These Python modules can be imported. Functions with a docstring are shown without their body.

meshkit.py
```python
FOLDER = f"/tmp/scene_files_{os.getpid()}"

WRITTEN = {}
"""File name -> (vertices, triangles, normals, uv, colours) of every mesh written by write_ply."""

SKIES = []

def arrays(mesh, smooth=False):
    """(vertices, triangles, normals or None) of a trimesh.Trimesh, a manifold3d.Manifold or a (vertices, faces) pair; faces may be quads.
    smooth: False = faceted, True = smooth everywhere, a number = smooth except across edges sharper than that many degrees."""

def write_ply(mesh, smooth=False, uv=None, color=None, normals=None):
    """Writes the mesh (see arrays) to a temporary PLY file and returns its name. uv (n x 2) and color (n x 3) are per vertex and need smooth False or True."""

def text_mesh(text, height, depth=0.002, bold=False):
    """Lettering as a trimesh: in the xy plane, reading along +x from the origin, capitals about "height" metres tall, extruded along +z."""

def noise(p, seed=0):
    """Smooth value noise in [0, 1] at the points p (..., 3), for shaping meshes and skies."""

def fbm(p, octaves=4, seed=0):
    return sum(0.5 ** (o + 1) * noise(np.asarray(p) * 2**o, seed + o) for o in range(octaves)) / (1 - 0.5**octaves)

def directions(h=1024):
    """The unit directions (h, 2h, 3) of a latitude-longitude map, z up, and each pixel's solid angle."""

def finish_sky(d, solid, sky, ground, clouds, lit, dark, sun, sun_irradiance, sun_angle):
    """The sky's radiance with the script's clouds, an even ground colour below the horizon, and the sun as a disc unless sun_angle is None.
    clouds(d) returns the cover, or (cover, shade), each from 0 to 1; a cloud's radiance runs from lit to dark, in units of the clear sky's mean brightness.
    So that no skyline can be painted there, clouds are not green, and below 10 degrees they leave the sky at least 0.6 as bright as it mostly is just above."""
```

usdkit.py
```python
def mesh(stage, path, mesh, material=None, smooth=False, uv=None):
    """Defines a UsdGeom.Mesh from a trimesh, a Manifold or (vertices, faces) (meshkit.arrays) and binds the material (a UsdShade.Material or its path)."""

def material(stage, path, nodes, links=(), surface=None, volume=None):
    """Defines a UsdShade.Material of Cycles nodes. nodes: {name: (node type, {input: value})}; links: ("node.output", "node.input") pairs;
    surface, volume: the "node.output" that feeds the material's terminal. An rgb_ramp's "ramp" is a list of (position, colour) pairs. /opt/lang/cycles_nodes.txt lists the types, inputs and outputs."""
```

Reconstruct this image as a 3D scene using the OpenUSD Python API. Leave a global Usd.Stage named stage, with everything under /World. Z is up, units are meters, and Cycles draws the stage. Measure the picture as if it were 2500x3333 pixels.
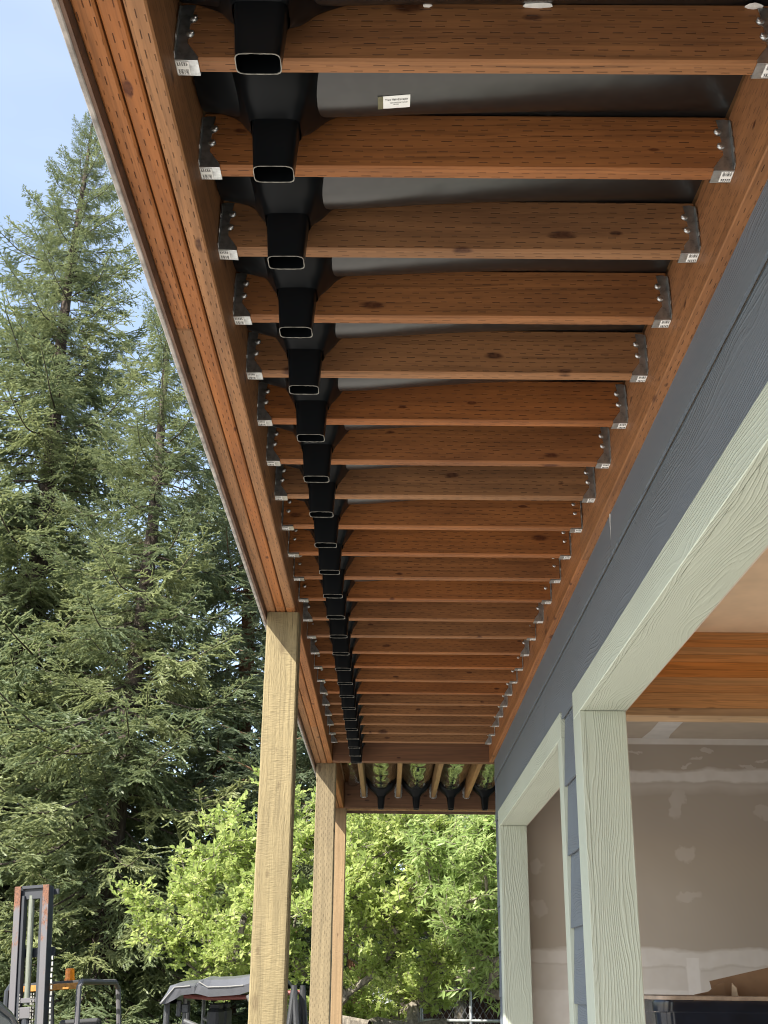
import math, random
import numpy as np, trimesh, usdkit, meshkit
from scipy.interpolate import PchipInterpolator
from shapely.geometry import Polygon
from pxr import Usd, UsdGeom, UsdLux, UsdShade, Gf, Sdf, Vt

rng = np.random.default_rng(7)
stage = Usd.Stage.CreateInMemory()
UsdGeom.SetStageUpAxis(stage, 'Z'); UsdGeom.SetStageMetersPerUnit(stage, 1.0)
UsdGeom.Xform.Define(stage, '/World'); UsdGeom.Scope.Define(stage, '/World/Looks')

# ------------------------------------------------------------------ camera
CZ = 1.5
cam = UsdGeom.Camera.Define(stage, '/World/camera')
R = np.array([[0.9999472, 0.00281245, 0.00988361], [-0.00816442, -0.36661761, 0.93033589], [-0.00624003, 0.93036746, 0.36657529]])
r_, u_, f_ = R
cam.AddTransformOp().Set(Gf.Matrix4d(*map(float, (*r_, 0, *u_, 0, *(-f_), 0, 0, 0, CZ, 1))))
cam.CreateHorizontalApertureAttr(36.0); cam.CreateVerticalApertureAttr(48.0)
cam.CreateFocalLengthAttr(36.0 * 3926.6 / 2500)
cam.CreateClippingRangeAttr((0.05, 2000.0))
EXPOSURE = 1.75
cam.CreateExposureAttr(EXPOSURE)

# ------------------------------------------------------------------ sky and sun
SUN = np.array([-1.0, -1.15, 1.27]); SUN /= np.linalg.norm(SUN)
SKY_STRENGTH = 0.095
SUN_INTENSITY = 1.05


class Ref(str):
    pass


class G:
    """A node graph: add() returns the node's first output; inputs may be Refs."""
    def __init__(self):
        self.nodes, self.links, self.k = {}, [], 0

    def add(self, kind, out=None, **inp):
        self.k += 1
        name, vals = f"n{self.k}", {}
        for a, b in inp.items():
            if isinstance(b, Ref):
                self.links.append((str(b), f"{name}.{a}"))
            else:
                vals[a] = b
        self.nodes[name] = (kind, vals)
        first = {'noise_texture': 'fac', 'math': 'value', 'mix': 'color', 'rgb_ramp': 'color', 'principled_bsdf': 'BSDF', 'bump': 'normal', 'mapping': 'vector', 'separate_xyz': 'x',
                 'combine_xyz': 'vector', 'geometry': 'position', 'texture_coordinate': 'object', 'object_info': 'random', 'voronoi_texture': 'distance', 'white_noise_texture': 'value',
                 'vector_math': 'vector', 'map_range': 'result', 'wave_texture': 'fac', 'sky_texture': 'color', 'background_shader': 'background', 'hsv': 'color',
                 'translucent_bsdf': 'BSDF', 'mix_closure': 'closure', 'diffuse_bsdf': 'BSDF', 'glossy_bsdf': 'BSDF', 'transparent_bsdf': 'BSDF', 'fresnel': 'fac', 'layer_weight': 'facing'}
        return Ref(f"{name}.{out or first[kind]}")

    def o(self, ref, out):
        return Ref(ref.split('.')[0] + '.' + out)

    def m(self, t, a, b=0.0, c=0.0, clamp=False):
        return self.add('math', math_type=t, value1=a, value2=b, value3=c, use_clamp=clamp)

    def mix(self, f, a, b, t='mix'):
        return self.add('mix', mix_type=t, fac=f, color1=a, color2=b)

    def ramp(self, f, *stops):
        return self.add('rgb_ramp', fac=f, ramp=list(stops))

    def make(self, name, surface):
        return usdkit.material(stage, '/World/Looks/' + name, self.nodes, self.links, surface=surface)


dome = UsdLux.DomeLight.Define(stage, '/World/sky')
g = G()
skyc = g.add('sky_texture', sky_type='single_scattering', sun_disc=False, sun_elevation=float(math.asin(SUN[2])), sun_rotation=float(math.atan2(SUN[0], SUN[1])), air_density=1.0, aerosol_density=1.0, ozone_density=1.0)
co = g.add('texture_coordinate', out='generated')
sp = g.add('separate_xyz', vector=co)
# thin high cloud, stretched level, over the whole sky
mp = g.add('mapping', vector=co, scale=(2.2, 2.2, 6.0))
cn = g.add('noise_texture', vector=mp, scale=1.6, detail=3.0, roughness=0.5)
cm = g.add('map_range', value=cn, from_min=0.40, from_max=0.85, to_min=0.14, to_max=0.27, clamp=True)
skyc = g.mix(cm, skyc, (6.2, 6.6, 7.2))
bg = g.add('background_shader', color=skyc, strength=SKY_STRENGTH)
skym = g.make('sky', bg)
UsdShade.MaterialBindingAPI.Apply(dome.GetPrim()).Bind(skym)
dome.GetPrim().SetCustomDataByKey('kind', 'structure')
dome.GetPrim().SetCustomDataByKey('label', 'pale blue spring sky with thin white haze')
dome.GetPrim().SetCustomDataByKey('category', 'sky')

sun = UsdLux.DistantLight.Define(stage, '/World/sun')
sun.CreateIntensityAttr(SUN_INTENSITY); sun.CreateAngleAttr(0.53); sun.CreateColorAttr(Gf.Vec3f(1.0, 0.95, 0.86))
sun.CreateNormalizeAttr(True)
zx = np.cross([0, 0, 1.0], SUN); zx /= np.linalg.norm(zx); zy = np.cross(SUN, zx)
sun.AddTransformOp().Set(Gf.Matrix4d(*map(float, (*zx, 0, *zy, 0, *SUN, 0, 0, 0, 50, 1))))

# ------------------------------------------------------------------ helpers
USED = {}


def numbered(parent, name):
    k = (parent, name)
    USED[k] = USED.get(k, -1) + 1
    return name if USED[k] == 0 else f"{name}_{USED[k]:03d}"


def ppath(parent):
    return '/World' if parent is None else str(parent.GetPath())


def tag(p, label=None, cat=None, group=None, kind=None):
    for k, v in (('label', label), ('category', cat), ('group', group), ('kind', kind)):
        if v:
            p.SetCustomDataByKey(k, v)
    return p


def thing(name, label, cat, loc=(0, 0, 0), rotz=0.0, group=None):
    x = UsdGeom.Xform.Define(stage, '/World/' + numbered('/World', name))
    x.AddTranslateOp().Set(Gf.Vec3d(*map(float, loc)))
    if rotz:
        x.AddRotateZOp().Set(float(rotz))
    return tag(x.GetPrim(), label, cat, group)


def obj(name, mesh, mat, parent=None, smooth=False, loc=None):
    if isinstance(mesh, list):
        mesh = trimesh.util.concatenate(mesh)
    if parent is not None and loc is None and isinstance(parent, tuple):
        parent, loc = parent
    pp = ppath(parent)
    m = usdkit.mesh(stage, pp + '/' + numbered(pp, name), mesh, mat, smooth=smooth)
    if loc is not None:
        m.AddTranslateOp().Set(Gf.Vec3d(*map(float, loc)))
    return m.GetPrim()


def copy_of(src, loc, rotz=0.0, label=None, group=None):
    base = src.GetName()
    x = UsdGeom.Xform.Define(stage, '/World/' + numbered('/World', base))
    x.AddTranslateOp().Set(Gf.Vec3d(*map(float, loc)))
    if rotz:
        x.AddRotateZOp().Set(float(rotz))
    p = x.GetPrim()
    p.GetReferences().AddInternalReference(PROTO[src.GetPath()])
    p.SetInstanceable(True)
    d = src.GetCustomData()
    return tag(p, label or d['label'], d['category'], group or d.get('group'))


PROTO = {}


def bx(x0, x1, y0, y1, z0, z1, b=0.0):
    """A box; b rounds its edges by a chamfer."""
    c = np.array([(x0 + x1) / 2, (y0 + y1) / 2, (z0 + z1) / 2]); h = np.array([x1 - x0, y1 - y0, z1 - z0]) / 2
    if b <= 0:
        m = trimesh.creation.box(2 * h)
    else:
        b = min(b, 0.45 * h.min()); P = []
        for s in np.array(np.meshgrid([-1, 1], [-1, 1], [-1, 1])).T.reshape(-1, 3):
            for k in range(3):
                q = h - b; q[k] = h[k]; P.append(s * q)
        m = trimesh.Trimesh(P, process=False).convex_hull if False else trimesh.convex.convex_hull(np.array(P))
    m.apply_translation(c)
    return m


def tube(pts, rad, sides=8, caps=True):
    """A round bar along a polyline."""
    p = np.asarray(pts, float); n = len(p); rad = np.broadcast_to(rad, (n,))
    t = np.gradient(p, axis=0); t /= np.linalg.norm(t, axis=1, keepdims=True) + 1e-12
    ref = np.array([0, 0, 1.0]) if abs(t[:, 2]).mean() < 0.8 else np.array([1.0, 0, 0])
    a = np.cross(t, ref); a /= np.linalg.norm(a, axis=1, keepdims=True) + 1e-12; b = np.cross(t, a)
    ang = np.arange(sides) * 2 * np.pi / sides
    v = (p[:, None] + rad[:, None, None] * (np.cos(ang)[None, :, None] * a[:, None] + np.sin(ang)[None, :, None] * b[:, None])).reshape(-1, 3)
    i, j = np.meshgrid(np.arange(n - 1), np.arange(sides), indexing='ij')
    q = np.stack([i * sides + j, (i + 1) * sides + j, (i + 1) * sides + (j + 1) % sides, i * sides + (j + 1) % sides], -1).reshape(-1, 4)
    f = [np.vstack([q[:, [0, 1, 2]], q[:, [0, 2, 3]]])]
    if caps:
        v = np.vstack([v, p[:1], p[-1:]]); s = len(v) - 2
        k = np.arange(sides)
        f.append(np.stack([np.full(sides, s), k, (k + 1) % sides], 1))
        f.append(np.stack([np.full(sides, s + 1), (n - 1) * sides + (k + 1) % sides, (n - 1) * sides + k], 1))
    return trimesh.Trimesh(v, np.vstack(f), process=False)


def grid(P, closed_u=False, flip=False):
    """A sheet through the points P (nu, nv, 3)."""
    nu, nv = P.shape[:2]
    i, j = np.meshgrid(np.arange(nu if closed_u else nu - 1), np.arange(nv - 1), indexing='ij')
    a, b, c, d = i * nv + j, ((i + 1) % nu) * nv + j, ((i + 1) % nu) * nv + j + 1, i * nv + j + 1
    q = np.stack([a, b, c, d], -1).reshape(-1, 4)
    if flip:
        q = q[:, ::-1]
    return trimesh.Trimesh(P.reshape(-1, 3), np.vstack([q[:, [0, 1, 2]], q[:, [0, 2, 3]]]), process=False)


def prism(poly, depth, M):
    """Extrudes polygon points by depth along local z and maps local xyz to the world with the 3x4 rows M."""
    m = trimesh.creation.extrude_polygon(Polygon(poly), depth, engine='earcut')
    T = np.eye(4); T[:3] = M
    m.apply_transform(T)
    if np.linalg.det(T[:3, :3]) < 0:
        m.invert()
    return m


def sq(n):
    return ORD[n]


ORD = {1: 'first', 2: 'second', 3: 'third', 4: 'fourth', 5: 'fifth', 6: 'sixth', 7: 'seventh', 8: 'eighth', 9: 'ninth', 10: 'tenth', 11: 'eleventh', 12: 'twelfth', 13: 'thirteenth', 14: 'fourteenth',
       15: 'fifteenth', 16: 'sixteenth', 17: 'seventeenth', 18: 'eighteenth', 19: 'nineteenth', 20: 'twentieth', 21: 'twenty-first', 22: 'twenty-second', 23: 'twenty-third'}


# ------------------------------------------------------------------ materials
def uvw(g, axis):
    """World coordinates turned so that u runs along the grain, shifted for each object."""
    pos = g.add('geometry')
    s = g.add('separate_xyz', vector=pos); x, y, z = s, g.o(s, 'y'), g.o(s, 'z')
    rnd = g.add('object_info')
    u, a, b = {'x': (x, y, z), 'y': (y, x, z), 'z': (z, x, y)}[axis]
    u2 = g.m('multiply_add', rnd, 37.0, u); a2 = g.m('multiply_add', rnd, 11.3, a)
    return u, a, b, u2, a2, rnd


def wood(name, base, axis, incise=True, dark=0.55, rough=0.62, knots=1.0, sawn=0.0, var=0.25, red=1.0, blotch=0.55):
    g = G()
    u, a, b, u2, a2, rnd = uvw(g, axis)
    P = g.add('combine_xyz', x=u2, y=a2, z=b)
    wob = g.add('noise_texture', vector=g.add('mapping', vector=P, scale=(1.3, 5, 5)), scale=1.0, detail=2.0)
    wob = g.m('multiply_add', wob, 0.05, -0.025)
    Pw = g.add('combine_xyz', x=u2, y=g.m('add', a2, wob), z=g.m('add', b, wob))
    fine = g.add('noise_texture', vector=g.add('mapping', vector=Pw, scale=(2.2, 120, 120)), scale=1.0, detail=3.0, roughness=0.6)
    ring = g.add('noise_texture', vector=g.add('mapping', vector=Pw, scale=(0.7, 38, 38)), scale=1.0, detail=2.0)
    big = g.add('noise_texture', vector=g.add('mapping', vector=P, scale=(1.6, 7, 7)), scale=1.0, detail=3.0, roughness=0.65)
    c = g.ramp(ring, (0.3, tuple(v * 0.80 for v in base)), (0.5, base), (0.7, tuple(min(v * 1.16, 1) for v in base)))
    d = tuple(v * dark for v in base)
    c = g.mix(g.add('map_range', value=fine, from_min=0.5, from_max=0.72, to_min=0.0, to_max=0.95, clamp=True), c, d)
    c = g.mix(g.add('map_range', value=big, from_min=0.48, from_max=0.72, to_min=0.0, to_max=min(1.0, blotch * 1.3), clamp=True), c, (base[0] * 0.52, base[1] * 0.50, base[2] * 0.55))
    # knots: few cells of a stretched voronoi
    kv = g.add('voronoi_texture', dimensions='2D', vector=g.add('mapping', vector=g.add('combine_xyz', x=u2, y=g.m('add', g.m('add', a2, wob), b), z=0.0), scale=(4.2, 11, 1)), scale=1.0)
    sel = g.add('separate_xyz', vector=g.o(kv, 'color'))
    gate = g.m('less_than', sel, 0.28)
    size = g.m('multiply_add', g.m('multiply', g.o(sel, 'y'), g.o(sel, 'y')), 0.13, 0.065)
    kd = g.m('divide', g.m('add', kv, g.m('multiply_add', fine, 0.10, g.m('multiply_add', ring, 0.12, -0.11))), size)
    kmask = g.m('multiply', g.add('map_range', value=kd, from_min=0.50, from_max=0.98, to_min=1.0, to_max=0.0, clamp=True), gate)
    kmask = g.m('multiply', kmask, knots)
    kn_ = g.add('noise_texture', vector=Pw, scale=90.0, detail=2.0)
    rings = g.m('multiply_add', kn_, 0.9, 0.42, clamp=True)
    c = g.mix(g.m('multiply', kmask, rings), c, (base[0] * 0.24, base[1] * 0.17, base[2] * 0.17))
    h = g.m('multiply_add', fine, -0.35, g.m('multiply', kmask, -0.3))
    if incise:
        v = g.m('add', a, b); v = g.m('multiply_add', rnd, 0.31, v); v = g.m('multiply_add', wob, 0.16, v)
        vr = g.m('divide', v, 0.0138); row = g.m('floor', vr); fv = g.m('subtract', vr, row)
        jit = g.add('white_noise_texture', dimensions='1D', w=row)
        un = g.m('divide', u2, 0.046)
        un = g.m('add', un, g.m('multiply', row, 0.5))
        un = g.m('multiply_add', jit, 0.55, un)
        un = g.m('multiply_add', big, 0.7, un)
        cell = g.m('floor', un)
        j2 = g.add('white_noise_texture', dimensions='2D', vector=g.add('combine_xyz', x=cell, y=row, z=0.0))
        fu = g.m('subtract', un, cell)
        du = g.m('absolute', g.m('subtract', fu, 0.5)); dv = g.m('absolute', g.m('subtract', g.m('multiply_add', j2, 0.34, fv), 0.65))
        lim = g.m('multiply_add', j2, 0.13, 0.12)
        mu = g.m('less_than', du, lim)
        mv = g.add('map_range', value=dv, from_min=0.03, from_max=0.085, to_min=1.0, to_max=0.0, clamp=True)
        dm = g.m('multiply', mu, mv)
        nn = g.add('vector_math', math_type='absolute', vector1=g.add('geometry', out='true_normal')); ns = g.add('separate_xyz', vector=nn)
        dm = g.m('multiply', dm, g.m('greater_than', g.m('maximum', ns, g.m('maximum', g.o(ns, 'y'), g.o(ns, 'z'))), 0.9))
        dm = g.m('multiply', dm, g.m('multiply_add', j2, 0.60, 0.36))
        c = g.mix(dm, c, (base[0] * 0.17, base[1] * 0.14, base[2] * 0.15))
        h = g.m('multiply_add', dm, -1.4, h)
    if sawn:
        sa = g.add('noise_texture', vector=g.add('mapping', vector=P, scale=(210, 40, 40)), scale=1.0, detail=2.0)
        sb = g.add('noise_texture', vector=g.add('mapping', vector=P, scale=(30, 190, 190)), scale=1.0, detail=3.0)
        zone = g.add('noise_texture', vector=g.add('mapping', vector=P, scale=(6, 12, 12)), scale=1.0, detail=1.0)
        zm = g.add('map_range', value=zone, from_min=0.42, from_max=0.58, to_min=0.0, to_max=1.0, clamp=True)
        s = g.add('mix_float', out='result', fac=zm, a=sa, b=sb) if False else g.m('add', g.m('multiply', sa, zm), g.m('multiply', sb, g.m('subtract', 1.0, zm)))
        h = g.m('multiply_add', s, sawn, h)
        c = g.mix(g.add('map_range', value=s, from_min=0.32, from_max=0.5, to_min=0.55, to_max=0.0, clamp=True), c, d)
    # each board its own tone
    t = g.m('multiply_add', rnd, var, 1.0 - var / 2)
    c = g.add('hsv', color=c, value=t, hue=g.m('multiply_add', rnd, -0.012 * red, 0.5 + 0.006 * red), saturation=g.m('multiply_add', rnd, 0.16, 0.92))
    n = g.add('bump', height=h, strength=0.7, distance=0.0026)
    s = g.add('principled_bsdf', base_color=c, roughness=rough, specular_ior_level=0.28, normal=n)
    return g.make(name, s)


def embossed(name, base, axis, depth=0.0018, strength=0.7, spread=0.10):
    """Painted fibre cement with a pressed wood grain."""
    g = G()
    u, a, b, u2, a2, rnd = uvw(g, axis)
    P = g.add('combine_xyz', x=u2, y=a2, z=g.m('multiply_add', rnd, 3.1, b))
    n1 = g.add('noise_texture', vector=g.add('mapping', vector=P, scale=(1.3, 7, 7)), scale=1.0, detail=2.0, roughness=0.45)
    n2 = g.add('noise_texture', vector=g.add('mapping', vector=P, scale=(12, 90, 90)), scale=1.0, detail=2.0)
    line = g.m('sine', g.m('add', g.m('multiply_add', n1, 95.0, g.m('multiply', n2, 3.4)), g.m('multiply', g.m('add', a, b), 560.0)))
    ln = g.add('map_range', value=line, from_min=0.25, from_max=0.95, to_min=0.0, to_max=1.0, clamp=True)
    where = g.add('noise_texture', vector=g.add('mapping', vector=P, scale=(0.9, 7, 7)), scale=1.0, detail=1.0)
    wm = g.add('map_range', value=where, from_min=0.38, from_max=0.62, to_min=0.08, to_max=1.0, clamp=True)
    fine = g.add('noise_texture', vector=g.add('mapping', vector=P, scale=(40, 220, 220)), scale=1.0, detail=2.0)
    h = g.m('multiply_add', fine, 0.5, g.m('multiply', ln, wm))
    dirt = g.add('noise_texture', vector=P, scale=3.0, detail=4.0)
    c = g.mix(g.add('map_range', value=dirt, from_min=0.35, from_max=0.7, to_min=0.0, to_max=spread * 2, clamp=True), base, tuple(v * 0.72 for v in base))
    n = g.add('bump', height=h, strength=strength, distance=depth)
    return g.make(name, g.add('principled_bsdf', base_color=c, roughness=0.55, specular_ior_level=0.35, normal=n))


def plain(name, color, rough=0.5, metal=0.0, spec=0.5, spread=0.15, scale=30.0, bump=0.0, bscale=60.0, coat=0.0):
    g = G()
    p = g.add('texture_coordinate')
    n = g.add('noise_texture', vector=p, scale=scale, detail=4.0, roughness=0.6)
    c = g.mix(g.add('map_range', value=n, from_min=0.35, from_max=0.7, to_min=0.0, to_max=1.0, clamp=True), tuple(min(1, v * (1 + spread)) for v in color), tuple(v * (1 - spread * 1.5) for v in color))
    kw = {}
    if bump:
        b = g.add('noise_texture', vector=p, scale=bscale, detail=3.0)
        kw['normal'] = g.add('bump', height=b, strength=0.5, distance=bump)
    return g.make(name, g.add('principled_bsdf', base_color=c, roughness=g.m('multiply_add', n, 0.2, rough - 0.1), metallic=metal, specular_ior_level=spec, coat_weight=coat, **kw))


TREATED = (0.255, 0.106, 0.038)
M_joist = wood('treated_joist', TREATED, 'x', True, rough=0.6, var=0.17)
M_beam = wood('treated_beam', (0.290, 0.118, 0.040), 'y', True, rough=0.6, var=0.14)
M_rim = wood('treated_rim', (0.15, 0.068, 0.033), 'x', False, rough=0.6)
M_ledger = wood('treated_ledger', (0.275, 0.115, 0.043), 'y', True, rough=0.6)
M_ledger_in = M_ledger
M_light = wood('pale_joist', (0.33, 0.19, 0.085), 'y', False, rough=0.6, knots=0.6)
M_post = wood('post_wood', (0.205, 0.162, 0.084), 'z', False, dark=0.60, rough=0.8, knots=0.45, sawn=1.6, var=0.10, red=0.2, blotch=0.22)
M_post_in = wood('incised_post_wood', (0.185, 0.143, 0.080), 'z', True, dark=0.7, rough=0.8, knots=0.7, sawn=0.7, var=0.1, red=0.2, blotch=0.22)
M_post_far = wood('tan_post_wood', (0.22, 0.152, 0.085), 'z', False, dark=0.7, rough=0.8, knots=0.7, sawn=1.0, var=0.1, red=0.2, blotch=0.22)
M_deck = wood('deck_wood', (0.30, 0.17, 0.08), 'y', False, rough=0.7)
M_glulam = wood('glulam_wood', (0.60, 0.275, 0.095), 'x', False, dark=0.58, rough=0.45, knots=0.8, var=0.16, blotch=0.14)
M_glulam_bottom = wood('glulam_bottom_wood', (0.58, 0.36, 0.19), 'x', False, dark=0.55, rough=0.5, knots=0.7, var=0.1)
M_blue_y = embossed('blue_board', (0.126, 0.147, 0.174), 'y', depth=0.0020)
M_blue_x = embossed('blue_board_end', (0.126, 0.147, 0.174), 'x', depth=0.0020)
M_green_y = embossed('green_trim_level', (0.435, 0.470, 0.392), 'y')
M_green_z = embossed('green_trim_upright', (0.435, 0.470, 0.392), 'z', depth=0.0017, strength=0.75)
M_caulk = plain('caulk', (0.62, 0.62, 0.60), 0.6)
M_fascia = plain('fascia_wood', (0.12, 0.065, 0.04), 0.7, spread=0.3, scale=9)
M_edge = plain('weathered_edge', (0.30, 0.27, 0.245), 0.75, spread=0.3, scale=22, bump=0.001)
M_plastic = plain('black_spout_plastic', (0.004, 0.005, 0.006), 0.34, spec=0.13, spread=0.2, scale=14)
M_rimworn = plain('cut_plastic_rim', (0.19, 0.18, 0.155), 0.7, spread=0.35, scale=90)
M_galv = plain('galvanised_steel', (0.50, 0.52, 0.52), 0.36, metal=0.95, spread=0.28, scale=55)
M_nail = plain('bright_nail', (0.62, 0.62, 0.60), 0.28, metal=0.95)
M_paper = plain('white_label_paper', (0.80, 0.80, 0.78), 0.6, spread=0.03)
M_ink = plain('black_ink', (0.03, 0.03, 0.03), 0.6)
M_olive = plain('olive_sticker_band', (0.13, 0.12, 0.06), 0.5)
M_foam = plain('white_foam_scrap', (0.78, 0.77, 0.74), 0.9, bump=0.004)
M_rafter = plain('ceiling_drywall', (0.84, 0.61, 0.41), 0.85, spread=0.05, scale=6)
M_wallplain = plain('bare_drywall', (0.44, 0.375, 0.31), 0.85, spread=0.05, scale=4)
M_concrete = plain('concrete', (0.46, 0.44, 0.40), 0.85, spread=0.12, scale=5, bump=0.002)
M_black = plain('black_gloss_plastic', (0.010, 0.013, 0.022), 0.16, spread=0.3, scale=10)
M_tan = plain('tan_rim', (0.36, 0.27, 0.20), 0.55)
M_card = plain('cardboard', (0.27, 0.165, 0.095), 0.85, spread=0.08, scale=12)
M_cardcut = plain('cardboard_edge', (0.42, 0.30, 0.19), 0.9)
M_roof = plain('roof_shingle', (0.07, 0.07, 0.075), 0.9)


def trough_material():
    g = G()
    p = g.add('geometry')
    n = g.add('noise_texture', vector=p, scale=3.5, detail=2.0, distortion=0.6)
    n2 = g.add('noise_texture', vector=p, scale=40.0, detail=3.0)
    c = g.mix(g.add('map_range', value=n2, from_min=0.45, from_max=0.75, to_min=0.0, to_max=0.5, clamp=True), (0.010, 0.0095, 0.0095), (0.020, 0.019, 0.018))
    b = g.add('bump', height=n, strength=0.5, distance=0.012)
    return g.make('trough_membrane', g.add('principled_bsdf', base_color=c, roughness=0.30, specular_ior_level=0.75, normal=b))


def crinkled_material():
    g = G()
    p = g.add('geometry')
    v = g.add('voronoi_texture', vector=g.add('mapping', vector=p, scale=(1, 0.5, 1)), scale=14.0, feature='f1')
    n = g.add('noise_texture', vector=p, scale=9.0, detail=2.0, distortion=1.0)
    b = g.add('bump', height=g.m('add', v, n), strength=0.7, distance=0.03)
    return g.make('crinkled_membrane', g.add('principled_bsdf', base_color=(0.02, 0.02, 0.019), roughness=0.13, metallic=0.0, coat_weight=1.0, specular_ior_level=1.0, normal=b))


M_trough = trough_material(); M_crinkle = crinkled_material()


def ellipse(g, P, c, r, rot=0.0):
    q = g.add('mapping', vector=g.add('vector_math', math_type='subtract', vector1=P, vector2=(c[0], 0.0, c[1])), rotation=(0.0, rot, 0.0))
    q = g.add('mapping', vector=q, scale=(1 / r[0], 0.0, 1 / r[1]))
    return g.add('map_range', value=g.add('vector_math', out='value', math_type='length', vector1=q), from_min=0.80, from_max=1.02, to_min=1.0, to_max=0.0, clamp=True)


def mudded_wall():
    """Drywall paper with taped joints and dabs of joint compound."""
    g = G()
    pos = g.add('geometry')
    s = g.add('separate_xyz', vector=pos); x, z = s, g.o(s, 'z')
    wob = g.add('noise_texture', vector=g.add('mapping', vector=pos, scale=(3, 1, 9)), scale=1.0, detail=4.0)
    fine = g.add('noise_texture', vector=pos, scale=14.0, detail=4.0)
    zz = g.m('add', z, g.m('multiply_add', wob, 0.10, -0.05)); zz = g.m('multiply_add', fine, 0.02, zz)

    def band(a, b, soft=0.012, val=zz):
        lo = g.add('map_range', value=val, from_min=a - soft, from_max=a + soft, to_min=0.0, to_max=1.0, clamp=True)
        hi = g.add('map_range', value=val, from_min=b - soft, from_max=b + soft, to_min=1.0, to_max=0.0, clamp=True)
        return g.m('multiply', lo, hi)
    m = g.m('maximum', g.m('multiply', band(CZ + 1.345, CZ + 1.425), 0.85), g.m('multiply', band(CZ + 1.28, CZ + 1.35, 0.03), 0.35))
    m = g.m('maximum', m, band(CZ + 1.60, CZ + 1.70, 0.004, z))
    m = g.m('maximum', m, g.m('multiply', band(CZ + 0.155, CZ + 0.25), 0.75))
    m = g.m('maximum', m, g.m('multiply', band(CZ - 0.06, CZ + 0.16, 0.02), 0.62))
    m = g.m('maximum', m, g.m('multiply', band(CZ - 0.5, CZ + 0.02, 0.02), 0.9))
    vt = g.m('multiply', band(1.96, 2.06, 0.012, g.m('multiply_add', fine, 0.02, x)), g.m('less_than', z, CZ + 0.2))
    m = g.m('maximum', m, vt)
    P = g.add('vector_math', math_type='add', vector1=pos, vector2=g.add('vector_math', math_type='scale', vector1=g.add('vector_math', math_type='subtract', vector1=g.o(fine, 'color'), vector2=(0.5, 0.5, 0.5)), scale=0.11))
    for (c, r, rot, k) in [((1.983, 1.208), (0.050, 0.115), -0.3, 0.6), ((2.003, 0.869), (0.085, 0.055), 0.3, 0.6), ((1.998, 0.584), (0.095, 0.04), 0.15, 0.45), ((2.213, 1.563), (0.045, 0.016), 0.0, 0.8),
                           ((2.128, 1.504), (0.06, 0.012), 0.15, 0.8), ((2.057, 1.455), (0.045, 0.016), 0.1, 0.8), ((2.484, 1.453), (0.07, 0.016), -0.1, 0.8), ((2.592, 1.496), (0.05, 0.014), 0.1, 0.8),
                           ((1.715, 1.537), (0.055, 0.007), 0.0, 0.8), ((2.56, 1.136), (0.08, 0.05), 0.0, 0.5), ((0.994, 0.773), (0.05, 0.06), 0.0, 0.5), ((1.008, 0.502), (0.05, 0.06), 0.3, 0.5)]:
        m = g.m('maximum', m, g.m('multiply', ellipse(g, P, (c[0], c[1] + CZ), r, rot), k * 0.52))
    m = g.m('multiply', m, g.m('multiply_add', fine, 0.5, 0.70), clamp=True)
    tone = g.add('noise_texture', vector=pos, scale=1.5, detail=3.0)
    base = g.mix(tone, (0.405, 0.352, 0.300), (0.46, 0.405, 0.348))
    c = g.mix(m, base, (0.74, 0.71, 0.685))
    return g.make('mudded_drywall', g.add('principled_bsdf', base_color=c, roughness=0.85, specular_ior_level=0.2))


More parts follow.
